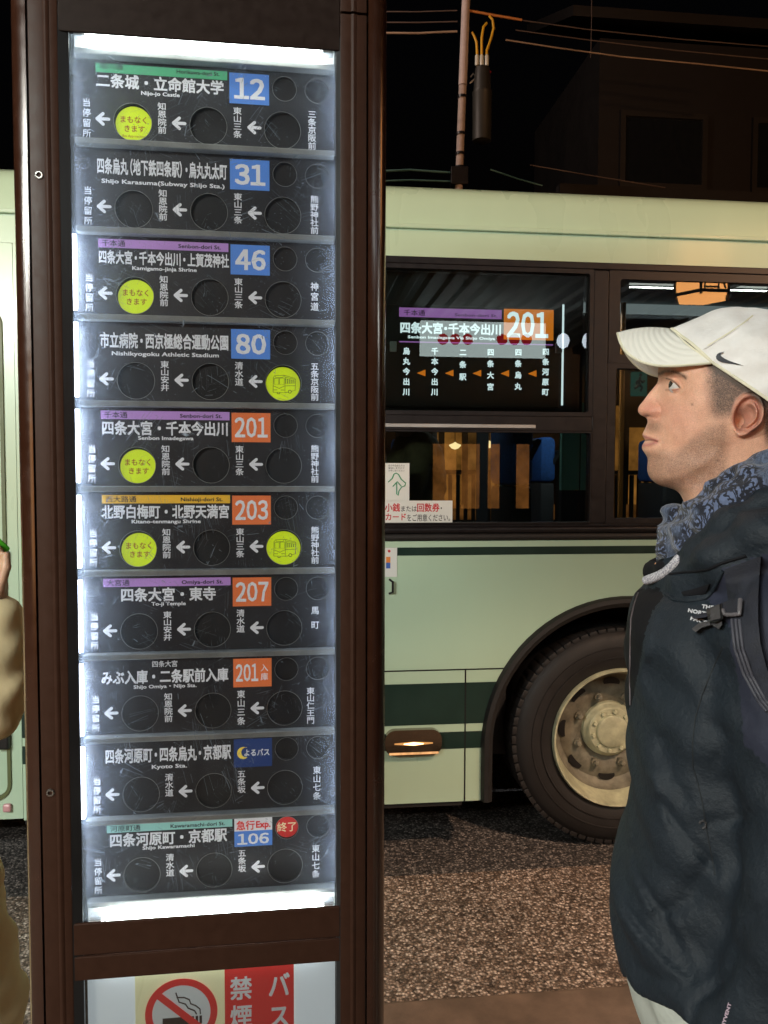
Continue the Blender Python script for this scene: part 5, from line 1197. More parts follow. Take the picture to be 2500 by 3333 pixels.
# ---- cap
def bvh_of(V, Q): return BVHTree.FromPolygons([Vector(v) for v in V.tolist()], Q.tolist() if hasattr(Q, 'tolist') else Q)
cl = [(670, 463), (760, 422), (850, 384), (950, 340), (1040, 297), (1120, 276), (1270, 262), (1400, 268), (1550, 292), (1700, 345), (1850, 440), (1960, 590), (2020, 800), (2035, 1000), (2020, 1200), (1960, 1400), (1300, 1480), (700, 1100), (640, 900), (632, 700), (645, 560)]
Cc, Vc = [], []
Lc = [h3(x, y, 0) for x, y in cl]; cen = Vector(h3(1350, 850, 0))
for i, q in enumerate(Lc):
    Cc.append(q); Vc.append(0); d = (Vector(q) - cen).normalized() * .014; Cc.append((q[0] + d.x, q[1] + d.y)); Vc.append(-2 * .07 * .014)
for x, y, w in ((760, 520, 34), (720, 640, 38), (850, 560, 56), (900, 680, 67), (1035, 755, 74), (950, 450, 46), (1100, 550, 70), (1100, 380, 46), (1250, 450, 66), (1300, 620, 80), (1250, 800, 80), (1300, 950, 84), (1540, 1080, 87), (1540, 700, 87), (1540, 450, 68), (1750, 700, 78), (1780, 950, 82), (1700, 500, 58), (1900, 900, 60), (1200, 1100, 84), (1000, 950, 74), (1500, 1250, 82), (1800, 1250, 70), (800, 850, 50), (1350, 330, 34)):
    Cc.append(h3(x, y, w / 1000)); Vc.append((w / 1000) ** 2)
Cc = np.array(Cc); wc = fit_tps(Cc * 10, np.array(Vc) * 100)
lo = (Cc[:, 0].min(), -.105, h3(1300, 1400, 0)[1]); hi = (Cc[:, 0].max(), .105, Cc[:, 1].max()); hc = .0026
gx, gy, gz = grid(lo, hi, hc); GX, GZ = np.meshgrid(gx.ravel(), gz.ravel(), indexing='ij')
Wc2 = ev_tps(Cc * 10, wc, GX * 10, GZ * 10) / 100
# soft folds of an unstructured cotton crown
cx_, cy_ = sheet1(GX, np.sqrt(np.clip(Wc2, 1e-8, None)), GZ)
fold = .0011 * np.sin((cy_ + .42 * cx_) * .028 + 1.6 * np.sin(cx_ * .006)) * np.exp(-.5 * ((cx_ - 1330) / 260) ** 2) + .0009 * np.sin((cy_ * .8 - .6 * cx_) * .021 + 2 * np.sin(cy_ * .01)) + .0016 * np.exp(-(segd([(940, 665), (1100, 560), (1300, 430), (1420, 330)], cx_, cy_) / 16) ** 2)
Wc = np.sqrt(np.clip(Wc2, 0, None)) + fold * sst(.0004, .002, Wc2); Wc2 = np.where(Wc2 > .0004, Wc ** 2, Wc2)
K0, K1, K2 = h3(668, 463, 0), h3(1036, 757, .0722), h3(1540, 1088, .087)
def zcut(r): return np.interp(r, [K0[0] - .05, K0[0], K1[0], K2[0], K2[0] + .2], [K0[1] + .02, K0[1], K1[1], K2[1], K2[1] - .2 * (K1[1] - K2[1]) / (K2[0] - K1[0])])
Fk = np.minimum(Wc2[:, None, :] - gy ** 2, ((GZ - zcut(GX)) * .12)[:, None, :])
Vk, Qk = surf_nets(Fk.astype(np.float32), lo, hc)
capm, nt, N, L, B = new_mat('cap_cotton')
B.inputs['Base Color'].default_value = (.66, .62, .57, 1); B.inputs['Roughness'].default_value = .85; B.inputs['Sheen Weight'].default_value = .2
n1 = noise(N, L, 35, 5, .6); rr = ramp(N, L, n1.outputs['Fac'], [(0.3, (.70, .67, .645)), (0.7, (.79, .77, .76))]); L.new(rr.outputs[0], B.inputs['Base Color'])
n2 = noise(N, L, 900, 2, .5); n3 = noise(N, L, 45, 4, .6); ad = N.new('ShaderNodeMath'); ad.operation = 'MULTIPLY_ADD'; ad.inputs[1].default_value = .18; L.new(n2.outputs['Fac'], ad.inputs[0]); L.new(n3.outputs['Fac'], ad.inputs[2])
b_ = N.new('ShaderNodeBump'); b_.inputs['Distance'].default_value = .0022; L.new(ad.outputs[0], b_.inputs['Height']); L.new(b_.outputs[0], B.inputs['Normal'])
cap_o = bpy.data.objects.new('cap', None)
bm = bmesh.new(); me0 = mesh('cap', Vk, Qk.tolist(), capm, 180); bm.from_mesh(me0)
A0, A1 = h3(668, 462, 0), h3(1540, 1090, .085)
pn = Vector((A1[1] - A0[1], 0, -(A1[0] - A0[0]))).normalized()
rr_ = np.concatenate([np.linspace(K0[0] + .0005, K0[0] + .02, 12), np.linspace(K0[0] + .022, Cc[:, 0].max() - .012, 60)])
wr_ = np.sqrt(np.clip(ev_tps(Cc * 10, wc, rr_ * 10, zcut(rr_) * 10) / 100, 1e-8, None))
rim = [Vector((r_, -w_, z_)) for r_, w_, z_ in zip(rr_, wr_, zcut(rr_))]; rim = [v * 1 for v in rim[::-1]] + [Vector((v.x, -v.y, v.z)) for v in rim]
bm.to_mesh(me0); bm.free(); me0.shade_smooth()
capo = link('cap', me0, man, label='white cotton baseball cap'); 
capb = BVHTree.FromPolygons([v.co.copy() for v in me0.vertices], [tuple(p.vertices) for p in me0.polygons])
piping = mat('cap_piping', (.72, .68, .52), .8)
MB().tube(rim, .0019, 6, False).obj('cap_band_edge', piping, capo, 60)
# brim
ti = np.array([0, .25, .45, .6, .75, .87, .94, 1.0]); Wmax = .072
outp = [(188, 500, 0), (204, 560, .018), (240, 642, .033), (300, 702, .044), (400, 762, .054), (550, 797, .0625), (700, 801, .0675), (1030, 762, .072)]
inp = [(668, 465, 0), (682, 480, .018), (714, 508, .033), (760, 552, .044), (822, 608, .054), (888, 655, .0625), (945, 695, .0675), (1036, 757, .0722)]
O3 = [(*h3(x, y, w), w) for x, y, w in outp]; I3 = [(*h3(x, y, w), w) for x, y, w in inp]
tt = np.linspace(0, 1, 33)
def interp3(P3, t): return np.array([np.interp(t, ti, [p[k] for p in P3]) for k in range(3)]).T
def smooth1(a, it=3):
    a = a.copy()
    for _ in range(it): a[1:-1] = (a[:-2] + 2 * a[1:-1] + a[2:]) / 4
    return a
oo, ii = smooth1(interp3(O3, tt), 6), smooth1(interp3(I3, tt), 6); oo[0, 0] = oo[1, 0] - .0006
rows = []
for s_, order in ((-1, range(32, 0, -1)), (1, range(0, 33))):
    for k in order: rows.append((oo[k], ii[k], s_))
vs = []; nv = 14
for (o_, i_, s_) in rows:
    for j in range(nv + 1):
        t = j / nv; p = i_ * (1 - t) + o_ * t; vs.append((p[0], -p[2] * s_, p[1] + .004 * sin(pi * t) * (1 - abs(p[2]) / .08)))
fs = [(i * (nv + 1) + j, i * (nv + 1) + j + 1, (i + 1) * (nv + 1) + j + 1, (i + 1) * (nv + 1) + j) for i in range(len(rows) - 1) for j in range(nv)]
brimm, nt, N, L, B = new_mat('brim_cotton'); B.inputs['Base Color'].default_value = (.74, .72, .66, 1); B.inputs['Roughness'].default_value = .85
tc = N.new('ShaderNodeTexCoord'); wv = N.new('ShaderNodeTexWave'); wv.wave_type = 'RINGS'; wv.rings_direction = 'SPHERICAL'; wv.inputs['Scale'].default_value = 55; mp = N.new('ShaderNodeMapping'); mp.inputs['Location'].default_value = (-I3[4][0] - .02, 0, -I3[4][1]); L.new(tc.outputs['Object'], mp.inputs[0]); L.new(mp.outputs[0], wv.inputs['Vector'])
b_ = N.new('ShaderNodeBump'); b_.inputs['Distance'].default_value = .0006; L.new(wv.outputs['Fac'], b_.inputs['Height']); L.new(b_.outputs[0], B.inputs['Normal'])
me = mesh('brim', vs, fs, brimm, 180); br = link('brim', me, capo); sol = br.modifiers.new('s', 'SOLIDIFY'); sol.thickness = .0030; sol.offset = 0
MB().tube([vs[i * (nv + 1) + nv] for i in range(len(rows))], .0019, 6).obj('brim_edge', piping, capo, 60)
MB().tube([vs[i * (nv + 1)] for i in range(len(rows))], .0019, 6).obj('brim_seam', piping, capo, 60)
# ray from the camera in the man's frame, used to lay trims on the cloth
MM = Matrix.Translation((nM[0] * D_MAN, nM[1] * D_MAN, 0)) @ Matrix.Rotation(YAW_MAN, 4, 'Z'); MI = MM.inverted()
camL = MI @ Vector((0, 0, EYE))
def hit(bv_, px, py, lift=0.0):
    d = (MI.to_3x3() @ Vector(ray(px, py))).normalized(); loc, nr, ix, ds = bv_.ray_cast(camL, d)
    if loc is None: r, z = MP(px, py, .08); return Vector((r, -.08, z))
    return loc - d * lift
def patch(name, pts, bv_, m, par, lift=.0008, thick=.0008):
    """flat emblem laid on cloth: polygon in survey px"""
    P3 = [hit(bv_, *p, lift) for p in pts]
    tri = tessellate_polygon([[Vector((p[0], -p[1], 0)) for p in pts]]); bm = bmesh.new(); vv = [bm.verts.new((p[0], p[1], 0)) for p in pts]
    for t in tri:
        try: bm.faces.new([vv[i] for i in t])
        except ValueError: pass
    for _ in range(2): bmesh.ops.subdivide_edges(bm, edges=bm.edges[:], cuts=1, use_grid_fill=True)
    bm.verts.index_update(); b = MB(); b.add([hit(bv_, v.co.x, v.co.y, lift) for v in bm.verts], [[v.index for v in f.verts] for f in bm.faces]); bm.free(); return b.obj(name, m, par)
def dens_(pts): return [tuple(np.array(a) * (1 - t) + np.array(b) * t) for a, b in zip(pts, pts[1:] + pts[:1]) for t in (0, .5)]
sw = [(1150, 660), (1128, 664), (1100, 670), (1082, 684), (1071, 704), (1074, 724), (1092, 742), (1125, 754), (1185, 764), (1255, 774), (1328, 787), (1288, 774), (1235, 757), (1190, 741), (1150, 722), (1124, 704), (1112, 690), (1118, 678), (1134, 668)]
patch('emblem', [cr1(*p) for p in dens_(sw)], capb, mat('emblem_black', (.012, .013, .022), .6), capo, .0022)
MB().tube([hit(capb, *cr1(*p), .0012) for p in ((925, 665), (1010, 600), (1110, 540), (1220, 470), (1320, 400), (1400, 335))], .0010, 5).obj('crown_seam', piping, capo, 60)
MB().tube([hit(capb, *cr1(*p), .0010) for p in ((960, 640), (1050, 585), (1150, 525), (1260, 455), (1360, 385))], .0006, 5).obj('crown_seam', capm, capo, 60)
for pts in (((852, 388), (870, 376), (893, 372)), ((930, 352), (950, 345), (985, 330), (1010, 315))):
    MB().tube([Vector((*[h3(x, y + 4, .004)[0]], -.004, h3(x, y + 4, .004)[1])) for x, y in pts], .0022, 6).obj('front_embroidery', MATS['emblem_black'], capo, 60)

# ---- scarf and jacket
def M3(px, py, W): r, z = MP(px, py, W); return np.array([r, -W, z])
def loopsdf(P, pts, rad, closed=True, k=.010):
    """pts in survey px with lateral offset W; mirrored to the far side"""
    A = [M3(*p[:3]) for p in pts]; full = A + [a * [1, -1, 1] for a in A[::-1]][0 if A[-1][1] != 0 else 1:]
    out = None; rr_ = rad if isinstance(rad, (list, tuple)) else [rad] * len(pts); R2 = list(rr_) + list(rr_)[::-1][0 if A[-1][1] != 0 else 1:]
    for a, b, ra, rb in zip(full[:-1], full[1:], R2[:-1], R2[1:]):
        d = cap(P, a, b, ra, rb); out = d if out is None else smin(out, d, k)
    return out
sA = [(2212, 1742, 0.0), (2238, 1716, .035), (2296, 1662, .058), (2370, 1600, .072), (2455, 1545, .078), (2560, 1500, .075), (2640, 1485, .04), (2670, 1480, 0.0)]
sB = [(2190, 1765, 0.0), (2210, 1775, .040), (2275, 1745, .078), (2350, 1680, .098), (2440, 1615, .105), (2560, 1560, .10), (2690, 1530, .05), (2715, 1520, 0.0)]
sC = [(2202, 1680, 0.0), (2178, 1740, .012), (2172, 1800, .018), (2176, 1850, .016), (2200, 1890, .02)]
lo = (M3(2140, 1700, 0)[0], -.15, M3(2200, 1940, 0)[2]); hi = (M3(2730, 1500, 0)[0] + .04, .15, M3(2600, 1440, 0)[2] + .03); hs = .003
Pg = grid(lo, hi, hs)
d = loopsdf(Pg, sA, [.018, .020, .022, .022, .022, .022, .022, .022]); d = smin(d, loopsdf(Pg, sB, [.024, .026, .028, .030, .030, .030, .03, .03]), .006)
for sg in (1, -1):
    for a, b in zip(sC[:-1], sC[1:]):
        A, B2 = M3(*a), M3(*b); A[1] *= sg; B2[1] *= sg; d = smin(d, cap(Pg, A, B2, .017), .008)
wr = .0028 * np.sin(Pg[0] * 95 + Pg[2] * 150 + 2.2 * np.sin(Pg[1] * 40 + Pg[2] * 22)) + .002 * np.sin(Pg[2] * 260 - Pg[0] * 130 + 2 * np.sin(Pg[0] * 35))
Vs, Qs = surf_nets((-(d + wr)).astype(np.float32), lo, hs)
scm, nt, N, L, B = new_mat('scarf_weave'); B.inputs['Roughness'].default_value = .9; B.inputs['Sheen Weight'].default_value = .2
tc = N.new('ShaderNodeTexCoord'); nz = noise(N, L, 45, 3, .6); mv = N.new('ShaderNodeVectorMath'); mv.operation = 'MULTIPLY_ADD'; mv.inputs[1].default_value = (.016,) * 3; mv.inputs[1].default_value = (.030,) * 3; L.new(nz.outputs['Color'], mv.inputs[0]); L.new(tc.outputs['Object'], mv.inputs[2])
mp = N.new('ShaderNodeMapping'); mp.inputs['Rotation'].default_value = (0, .75, 0); mp.inputs['Scale'].default_value = (1, .45, .42); L.new(mv.outputs[0], mp.inputs[0])
vo = N.new('ShaderNodeTexVoronoi'); vo.feature = 'DISTANCE_TO_EDGE'; vo.inputs['Scale'].default_value = 165; L.new(mp.outputs[0], vo.inputs['Vector'])
rr = ramp(N, L, vo.outputs['Distance'], [(0.12, (.008, .010, .020)), (0.19, (.115, .15, .26))])
mk = noise(N, L, 16, 2, .5); mr = ramp(N, L, mk.outputs['Fac'], [(0.44, (0,) * 3), (0.50, (1,) * 3)]); mx = N.new('ShaderNodeMix'); mx.data_type = 'RGBA'
plain = ramp(N, L, noise(N, L, 600, 2, .5, stretch=(1, 1, .1)).outputs['Fac'], [(0.35, (.045, .06, .10)), (0.65, (.10, .13, .20))])
L.new(mr.outputs[0], mx.inputs[0]); L.new(plain.outputs[0], mx.inputs[6]); L.new(rr.outputs[0], mx.inputs[7]); L.new(mx.outputs[2], B.inputs['Base Color'])
b_ = N.new('ShaderNodeBump'); b_.inputs['Distance'].default_value = .0025; L.new(vo.outputs['Distance'], b_.inputs['Height']); L.new(b_.outputs[0], B.inputs['Normal'])
scarf = link('scarf', mesh('scarf', Vs, Qs.tolist(), scm, 180), man)

edge_px = [cr2(440, 800), cr2(405, 900), cr2(382, 1000), cr2(376, 1200), cr2(374, 1500), cr2(376, 1800), cr2(370, 2200), cr3(362, 150), cr3(345, 370), cr3(305, 600), cr3(268, 830), cr3(254, 1000), cr3(258, 1200), cr3(270, 1400), cr3(288, 1580), cr3(322, 1740), cr3(400, 1850), cr3(470, 1905)]
EZ = [M3(*p, 0) for p in edge_px]; ez_ = np.array([p[2] for p in EZ][::-1]); er_ = np.array([p[0] for p in EZ][::-1])
ZH = EZ[-1][2]
lo = (EZ[10][0] - .05, -.36, ZH - .10); hi = (EZ[0][0] + .62, .36, M3(2600, 1560, .14)[2] + .02); hj = .0045
Pg = grid(lo, hi, hj); X, Y, Z = Pg
zz = Z.ravel(); rf = np.interp(zz, ez_, er_)
# above the collar line run back towards the neck
rf = np.where(zz > EZ[0][2], EZ[0][0] + (zz - EZ[0][2]) * .9, rf)
a = np.interp(zz, [ZH - .1, ZH, ZH + .12, 1.1, 1.3, 1.5], [.150, .155, .165, .160, .150, .13]); bb = np.interp(zz, [ZH - .1, ZH, ZH + .15, 1.1, 1.32, 1.42, 1.50], [.20, .205, .225, .215, .205, .16, .09])
rc = (rf + a).reshape(Z.shape); a = a.reshape(Z.shape); bb = bb.reshape(Z.shape); p_ = 2.25
k = ((np.abs(X - rc) / a) ** p_ + (np.abs(Y) / bb) ** p_) ** (1 / p_)
d = (k - 1) * .13
d = np.maximum(d, ZH + .012 + .50 * np.sqrt(Y ** 2 + .0004) - Z); d = np.maximum(d, Z - 1.49)
rC = float(np.interp(1.3, ez_, er_)) + .165
for sg in (1, -1):
    S_ = np.array([rC + .015, -.175 * sg, 1.375]); El = M3(2690, 2960, .25); Wr = M3(2440, 3400, .225)
    El[1] *= sg; Wr[1] *= sg
    dd = smin(cap(Pg, S_, El, .078, .066), cap(Pg, El, Wr, .066, .050), .02); d = smin(d, dd, .022)
cD = [(2122, 1858, 0.008), (2190, 1852, .055), (2290, 1815, .105), (2395, 1740, .135), (2520, 1670, .14), (2680, 1620, .09), (2750, 1600, 0.0)]
cE = [(2150, 1905, 0.03), (2250, 1885, .10), (2370, 1820, .150), (2500, 1745, .168), (2660, 1690, .13), (2790, 1660, 0.0)]
nk = np.minimum(1, 1)
dn = loopsdf(Pg, cD, [.014, .020, .026, .030, .030, .03, .03]); de = loopsdf(Pg, cE, [.018, .026, .034, .036, .036, .036])
d = smin(d, de, .012); d = smin(d, dn, .005)
# open the neck so the scarf shows
hole = cap(Pg, M3(2330, 1800, 0), M3(2420, 1500, 0), .062, .090); d = np.maximum(d, -hole)
# cloth folds
f = .0045 * np.sin(X * 16 + Z * 19 + 2.4 * np.sin(Z * 7 + Y * 5) + 1.3 * np.sin(X * 11)) * (.35 + .65 * sst(1.25, .95, Z)) + .0035 * np.sin(X * 41 - Z * 33 + 2.2 * np.sin(Z * 15 - Y * 9)) + .0016 * np.sin(Z * 95 + X * 60 + 3 * np.sin(X * 21 + Y * 13))
PXg, PYg = project(X + 0 * Z + 0 * Y, -Y + 0 * X + 0 * Z, Z + 0 * X + 0 * Y)
NS = (Y < .0) * 1.0
def cre(pts, w, amp, f3=cr3):
    global f
    amp = amp * (.38 if abs(amp) < .015 else .8); w = w * 1.25
    q = [f3(*p) for p in pts]; xs = [p[0] for p in q]; ys = [p[1] for p in q]; m = (PXg > min(xs) - 3 * w) & (PXg < max(xs) + 3 * w) & (PYg > min(ys) - 3 * w) & (PYg < max(ys) + 3 * w) & (NS > 0)
    dd_ = segd(q, PXg[m], PYg[m]); g_ = np.zeros(PXg.shape, np.float32); g_[m] = amp * np.exp(-(dd_ / w) ** 2); f = f + g_
f = f + 0 * PXg
for pts, w, amp in (
    (((640, 30), (660, 200), (700, 330), (790, 450)), 26, .013), (((600, 480), (700, 620), (860, 820), (990, 940)), 14, .009), (((540, 280), (600, 470), (640, 640)), 12, -.006),
    (((390, 850), (420, 1000), (480, 1130), (560, 1260), (640, 1340)), 16, .009), (((360, 880), (400, 1080), (500, 1260), (520, 1320)), 12, -.006),
    (((720, 1290), (830, 1230), (950, 1040), (1000, 960)), 28, .012), (((300, 1330), (420, 1500), (600, 1700), (780, 1880)), 10, -.006), (((340, 1300), (480, 1480), (620, 1640), (800, 1800)), 10, .006),
    (((440, 1780), (560, 1830), (740, 1890)), 16, .008), (((1000, 640), (1200, 620), (1423, 560)), 18, .007), (((900, 840), (1000, 960), (1040, 1050)), 9, .006), (((640, 1400), (760, 1640), (860, 1860)), 10, .005), (((700, 1380), (900, 1720), (940, 1880)), 10, -.004),
    (((1423, 1300), (1350, 1345), (1290, 1450), (1230, 1600), (1200, 1700), (1120, 1850), (1040, 1930), (950, 1990), (880, 2080), (856, 2250)), 16, .0135),
    (((1230, 1620), (1320, 1760), (1400, 1850)), 10, .006)):
    cre(pts, w, amp)
for pts, w, amp in ((((1040, 1600), (1200, 1640), (1350, 1800)), 22, .010), (((590, 1350), (620, 1550), (600, 1800), (640, 2100)), 30, .006), (((700, 1200), (860, 1500), (930, 1700)), 26, -.004), (((1050, 1850), (1180, 1960), (1100, 2120)), 16, .006), (((640, 850), (560, 1000), (520, 1200), (460, 1500)), 10, -.005),
    (((430, 800), (480, 770), (600, 765), (680, 820), (760, 860)), 10, .008), (((840, 430), (1000, 360), (1200, 230), (1475, 80)), 16, .009), (((760, 640), (1000, 620), (1150, 560), (1475, 430)), 14, .008)):
    cre(pts, w, amp, cr2)
f = f + .006 * sst(.10, 0, Z - ZH) * np.sin(X * 60 + 3 * np.sin(Y * 25)) 
d = d + f
Vj, Qj = surf_nets((-d).astype(np.float32), lo, hj)
jk, nt, N, L, B = new_mat('rain_jacket_cloth'); B.inputs['Roughness'].default_value = .62; B.inputs['Specular IOR Level'].default_value = .35
n1 = noise(N, L, 5, 4, .6); rr = ramp(N, L, n1.outputs['Fac'], [(0.3, (.0085, .0135, .020)), (0.7, (.0125, .0195, .028))]); L.new(rr.outputs[0], B.inputs['Base Color'])
n2 = noise(N, L, 1300, 2, .5); n3 = noise(N, L, 34, 6, .68); ad = N.new('ShaderNodeMath'); ad.operation = 'MULTIPLY_ADD'; ad.inputs[1].default_value = .06; L.new(n2.outputs['Fac'], ad.inputs[0]); L.new(n3.outputs['Fac'], ad.inputs[2])
b_ = N.new('ShaderNodeBump'); b_.inputs['Distance'].default_value = .0065; b_.inputs['Strength'].default_value = .8; L.new(ad.outputs[0], b_.inputs['Height']); L.new(b_.outputs[0], B.inputs['Normal'])
jblack = mat('jacket_black_cloth', (.006, .006, .008), .75, 0, .2, 9, .0006, 40, spec=.2)
strapm = mat('strap_navy', (.014, .016, .026), .75, 0, .3, 60, .0008, 500)
px, py = project(Vj[:, 0], -Vj[:, 1], Vj[:, 2])
fc = Vj[Qj].mean(1); fx, fy = project(fc[:, 0], -fc[:, 1], fc[:, 2])
flap = poly_in([cr2(*p) for p in ((430, 770), (600, 755), (640, 830), (545, 960), (490, 1150), (460, 1350), (425, 1520), (392, 1700), (340, 1760), (300, 1200))], fx, fy)
dark = poly_in([cr2(*p) for p in ((1120, 600), (1500, 470), (1600, 2300), (1290, 2000), (1245, 1500), (1185, 1250), (1180, 1080), (990, 845))], fx, fy)
coll = poly_in([cr2(*p) for p in ((460, 540), (620, 440), (650, 600), (500, 700), (440, 640))], fx, fy)
mi = np.where(flap | coll, 1, np.where(dark, 2, 0)).astype(np.int32)
navyj = mat('backpack_navy', (.014, .017, .034), .75, 0, .25, 9, .003, 30)
jme = mesh('jacket', Vj, Qj.tolist(), [jk, jblack, navyj], 180, mi); jacket = link('jacket', jme, man, label='dark slate rain jacket')
jb = bvh_of(Vj, Qj)
def trim(name, pts, r, m, lift=.0, par=jacket): return MB().tube([hit(jb, *p, lift) for p in pts], r, 6).obj(name, m, par, 60)
def dens(pts, n=5): return [tuple(np.array(a) * (1 - t) + np.array(b) * t) for a, b in zip(pts[:-1], pts[1:]) for t in np.linspace(0, 1, n, endpoint=False)] + [pts[-1]]
def ribbon(name, A, Bp, lift, m, par, n=5):
    A, Bp = dens(A, n), dens(Bp, n); b = MB(); vs = []
    for p, q in zip(A, Bp):
        a0, b0 = hit(jb, *p, lift), hit(jb, *q, lift); mid = (a0 + b0) / 2 - (camL - (a0 + b0) / 2).normalized() * -.0015
        vs += [hit(jb, *p, -.004), a0, mid, b0, hit(jb, *q, -.004)]
    k = len(A); b.add(vs, [(i * 5 + j, i * 5 + j + 1, (i + 1) * 5 + j + 1, (i + 1) * 5 + j) for i in range(k - 1) for j in range(4)]); return b.obj(name, m, par, 50)
trim('piping', dens([cr2(*p) for p in ((440, 800), (405, 905), (384, 1010), (378, 1200), (376, 1500), (380, 1700))]), .0012, mat('piping_grey', (.10, .08, .085), .6), .001)
jseam = mat('seam_cloth', (.008, .011, .014), .8)
trim('seam', dens([cr2(*p) for p in ((1120, 1230), (1040, 1400), (960, 1600), (900, 1800), (880, 2000), (885, 2200))] + [cr3(*p) for p in ((880, 300), (930, 500), (960, 700), (1000, 900), (1030, 1050))]), .0008, jseam, .0001)
trim('collar_zip', dens([cr2(*p) for p in ((690, 650), (800, 632), (900, 625), (1000, 610), (1100, 560), (1300, 500))]), .0016, jblack, .001)
ribbon('hook_and_loop_patch', [cr2(*p) for p in ((780, 790), (880, 765), (1010, 725))], [cr2(*p) for p in ((800, 822), (890, 815), (975, 805))], .0022, jblack, jacket)
trim('hood_edge', dens([cr2(*p) for p in ((650, 800), (720, 850), (850, 862), (985, 838), (1050, 760), (1115, 620))]), .0022, jk, .001)
# brand line on the chest and sleeve
def cloth_text(txt, x0, y0, x1, y1, h_, bold, m, up=(0, -1)):
    v, f = raw_text(txt); a_, b2 = v[:, 0].min(), v[:, 0].max(); b = MB(); dx, dy = x1 - x0, y1 - y0; L_ = math.hypot(dx, dy); ux, uy = dx / L_, dy / L_; nx, ny = uy, -ux
    for k2, (sx, sy) in enumerate(SH[:4] if bold else [(0, 0)]):
        P3 = []
        for q in v:
            s_ = (q[0] - a_) / (b2 - a_) * L_ + sx * bold; t = q[1] * h_ + sy * bold
            P3.append(hit(jb, x0 + ux * s_ + nx * t, y0 + uy * s_ + ny * t, .0012 + .00005 * k2))
        b.add(P3, f)
    return b.obj('lettering', m, jacket)
wl_ = mat('print_light', (.55, .55, .58), .6)
cloth_text('THE', *cr2(948, 918), *cr2(1040, 930), 17, .8, wl_); cloth_text('NORTH', *cr2(838, 950), *cr2(1010, 985), 17, .8, wl_); cloth_text('FACE', *cr2(858, 1012), *cr2(985, 1050), 17, .8, wl_)
cloth_text('HYVENT', *cr3(1105, 2225), *cr3(1160, 2040), 15, .7, mat('print_pink', (.5, .38, .46), .6))
# backpack strap, chest strap and buckle
ribbon('backpack_strap', [cr2(*p) for p in ((1125, 610), (1150, 800), (1182, 1000), (1215, 1240), (1290, 1450), (1400, 1650), (1500, 1800))], [cr2(*p) for p in ((1420, 500), (1400, 800), (1400, 1000), (1420, 1200), (1470, 1400), (1540, 1560), (1650, 1700))], .014, strapm, man, 6)
for off in (0, 32, 62): trim('strap_piping', dens([cr2(x + off, y) for x, y in ((1190, 1010), (1215, 1240), (1290, 1450), (1400, 1650), (1475, 1745))]), .0016, mat('strap_edge%d' % off, (.05, .05, .065), .6), .0150, man)
ribbon('chest_strap', [cr2(*p) for p in ((1100, 880), (1180, 850), (1255, 842))], [cr2(*p) for p in ((1120, 975), (1190, 975), (1255, 968))], .020, strapm, man)
bkl = mat('buckle_black', (.012, .012, .014), .35, 0, .1, 40); gry = mat('buckle_web_grey', (.055, .052, .055), .7, 0, .3, 200)
ribbon('buckle', [cr2(*p) for p in ((985, 930), (1040, 905), (1110, 880))], [cr2(*p) for p in ((1000, 1025), (1055, 1035), (1120, 1005))], .024, bkl, man)
ribbon('buckle_web', [cr2(*p) for p in ((1012, 915), (1090, 885))], [cr2(*p) for p in ((1022, 1020), (1100, 1000))], .027, gry, man)
ribbon('strap_end', [cr2(*p) for p in ((862, 985), (930, 965), (1000, 950))], [cr2(*p) for p in ((900, 1005), (950, 995), (1010, 985))], .018, strapm, man)
ribbon('strap_end', [cr2(*p) for p in ((868, 1085), (930, 1035), (1010, 1020))], [cr2(*p) for p in ((900, 1112), (950, 1075), (1020, 1055))], .018, gry, man)
ribbon('strap_end', [cr2(*p) for p in ((1010, 1040), (1110, 1010))], [cr2(*p) for p in ((1085, 1088), (1112, 1050))], .014, gry, man)
trim('buckle_rim', dens([cr2(*p) for p in ((1120, 935), (1135, 968), (1180, 972), (1250, 965), (1256, 845))]), .0022, mat('buckle_rim', (.12, .11, .12), .4), .021, man)
# white cord and zip end at the collar
cordm, nt, N, L, B = new_mat('white_cord'); B.inputs['Roughness'].default_value = .8
tc = N.new('ShaderNodeTexCoord'); vo = N.new('ShaderNodeTexVoronoi'); vo.inputs['Scale'].default_value = 620; L.new(tc.outputs['Object'], vo.inputs['Vector']); r_ = ramp(N, L, vo.outputs['Distance'], [(.2, (.72, .70, .72)), (.7, (.26, .25, .30))]); L.new(r_.outputs[0], B.inputs['Base Color'])
cpts = [M3(*cr2(x, y), w) for x, y, w in ((502, 700, .045), (530, 692, .052), (590, 670, .065), (650, 640, .078), (710, 590, .090), (760, 530, .098), (775, 505, .098))]
MB().tube([Vector(p) for p in cpts], [.0058, .0063, .0062, .0062, .0062, .0060, .0055], 10).obj('drawcord', cordm, man, 60)
for k2 in range(7):
    q = M3(*cr2(595 + k2 * 7, 565 + k2 * 9), .05); MB().box(q[0] - .0035, q[0] + .0035, q[1] - .001, q[1] + .001, q[2] - .0009, q[2] + .0009).obj('zip_tooth', steel, jacket)
trim('cuff_ring', [cr3(905, 650), cr3(915, 635), cr3(935, 630), cr3(955, 645), cr3(955, 675), cr3(930, 690)], .0012, gry, .001)
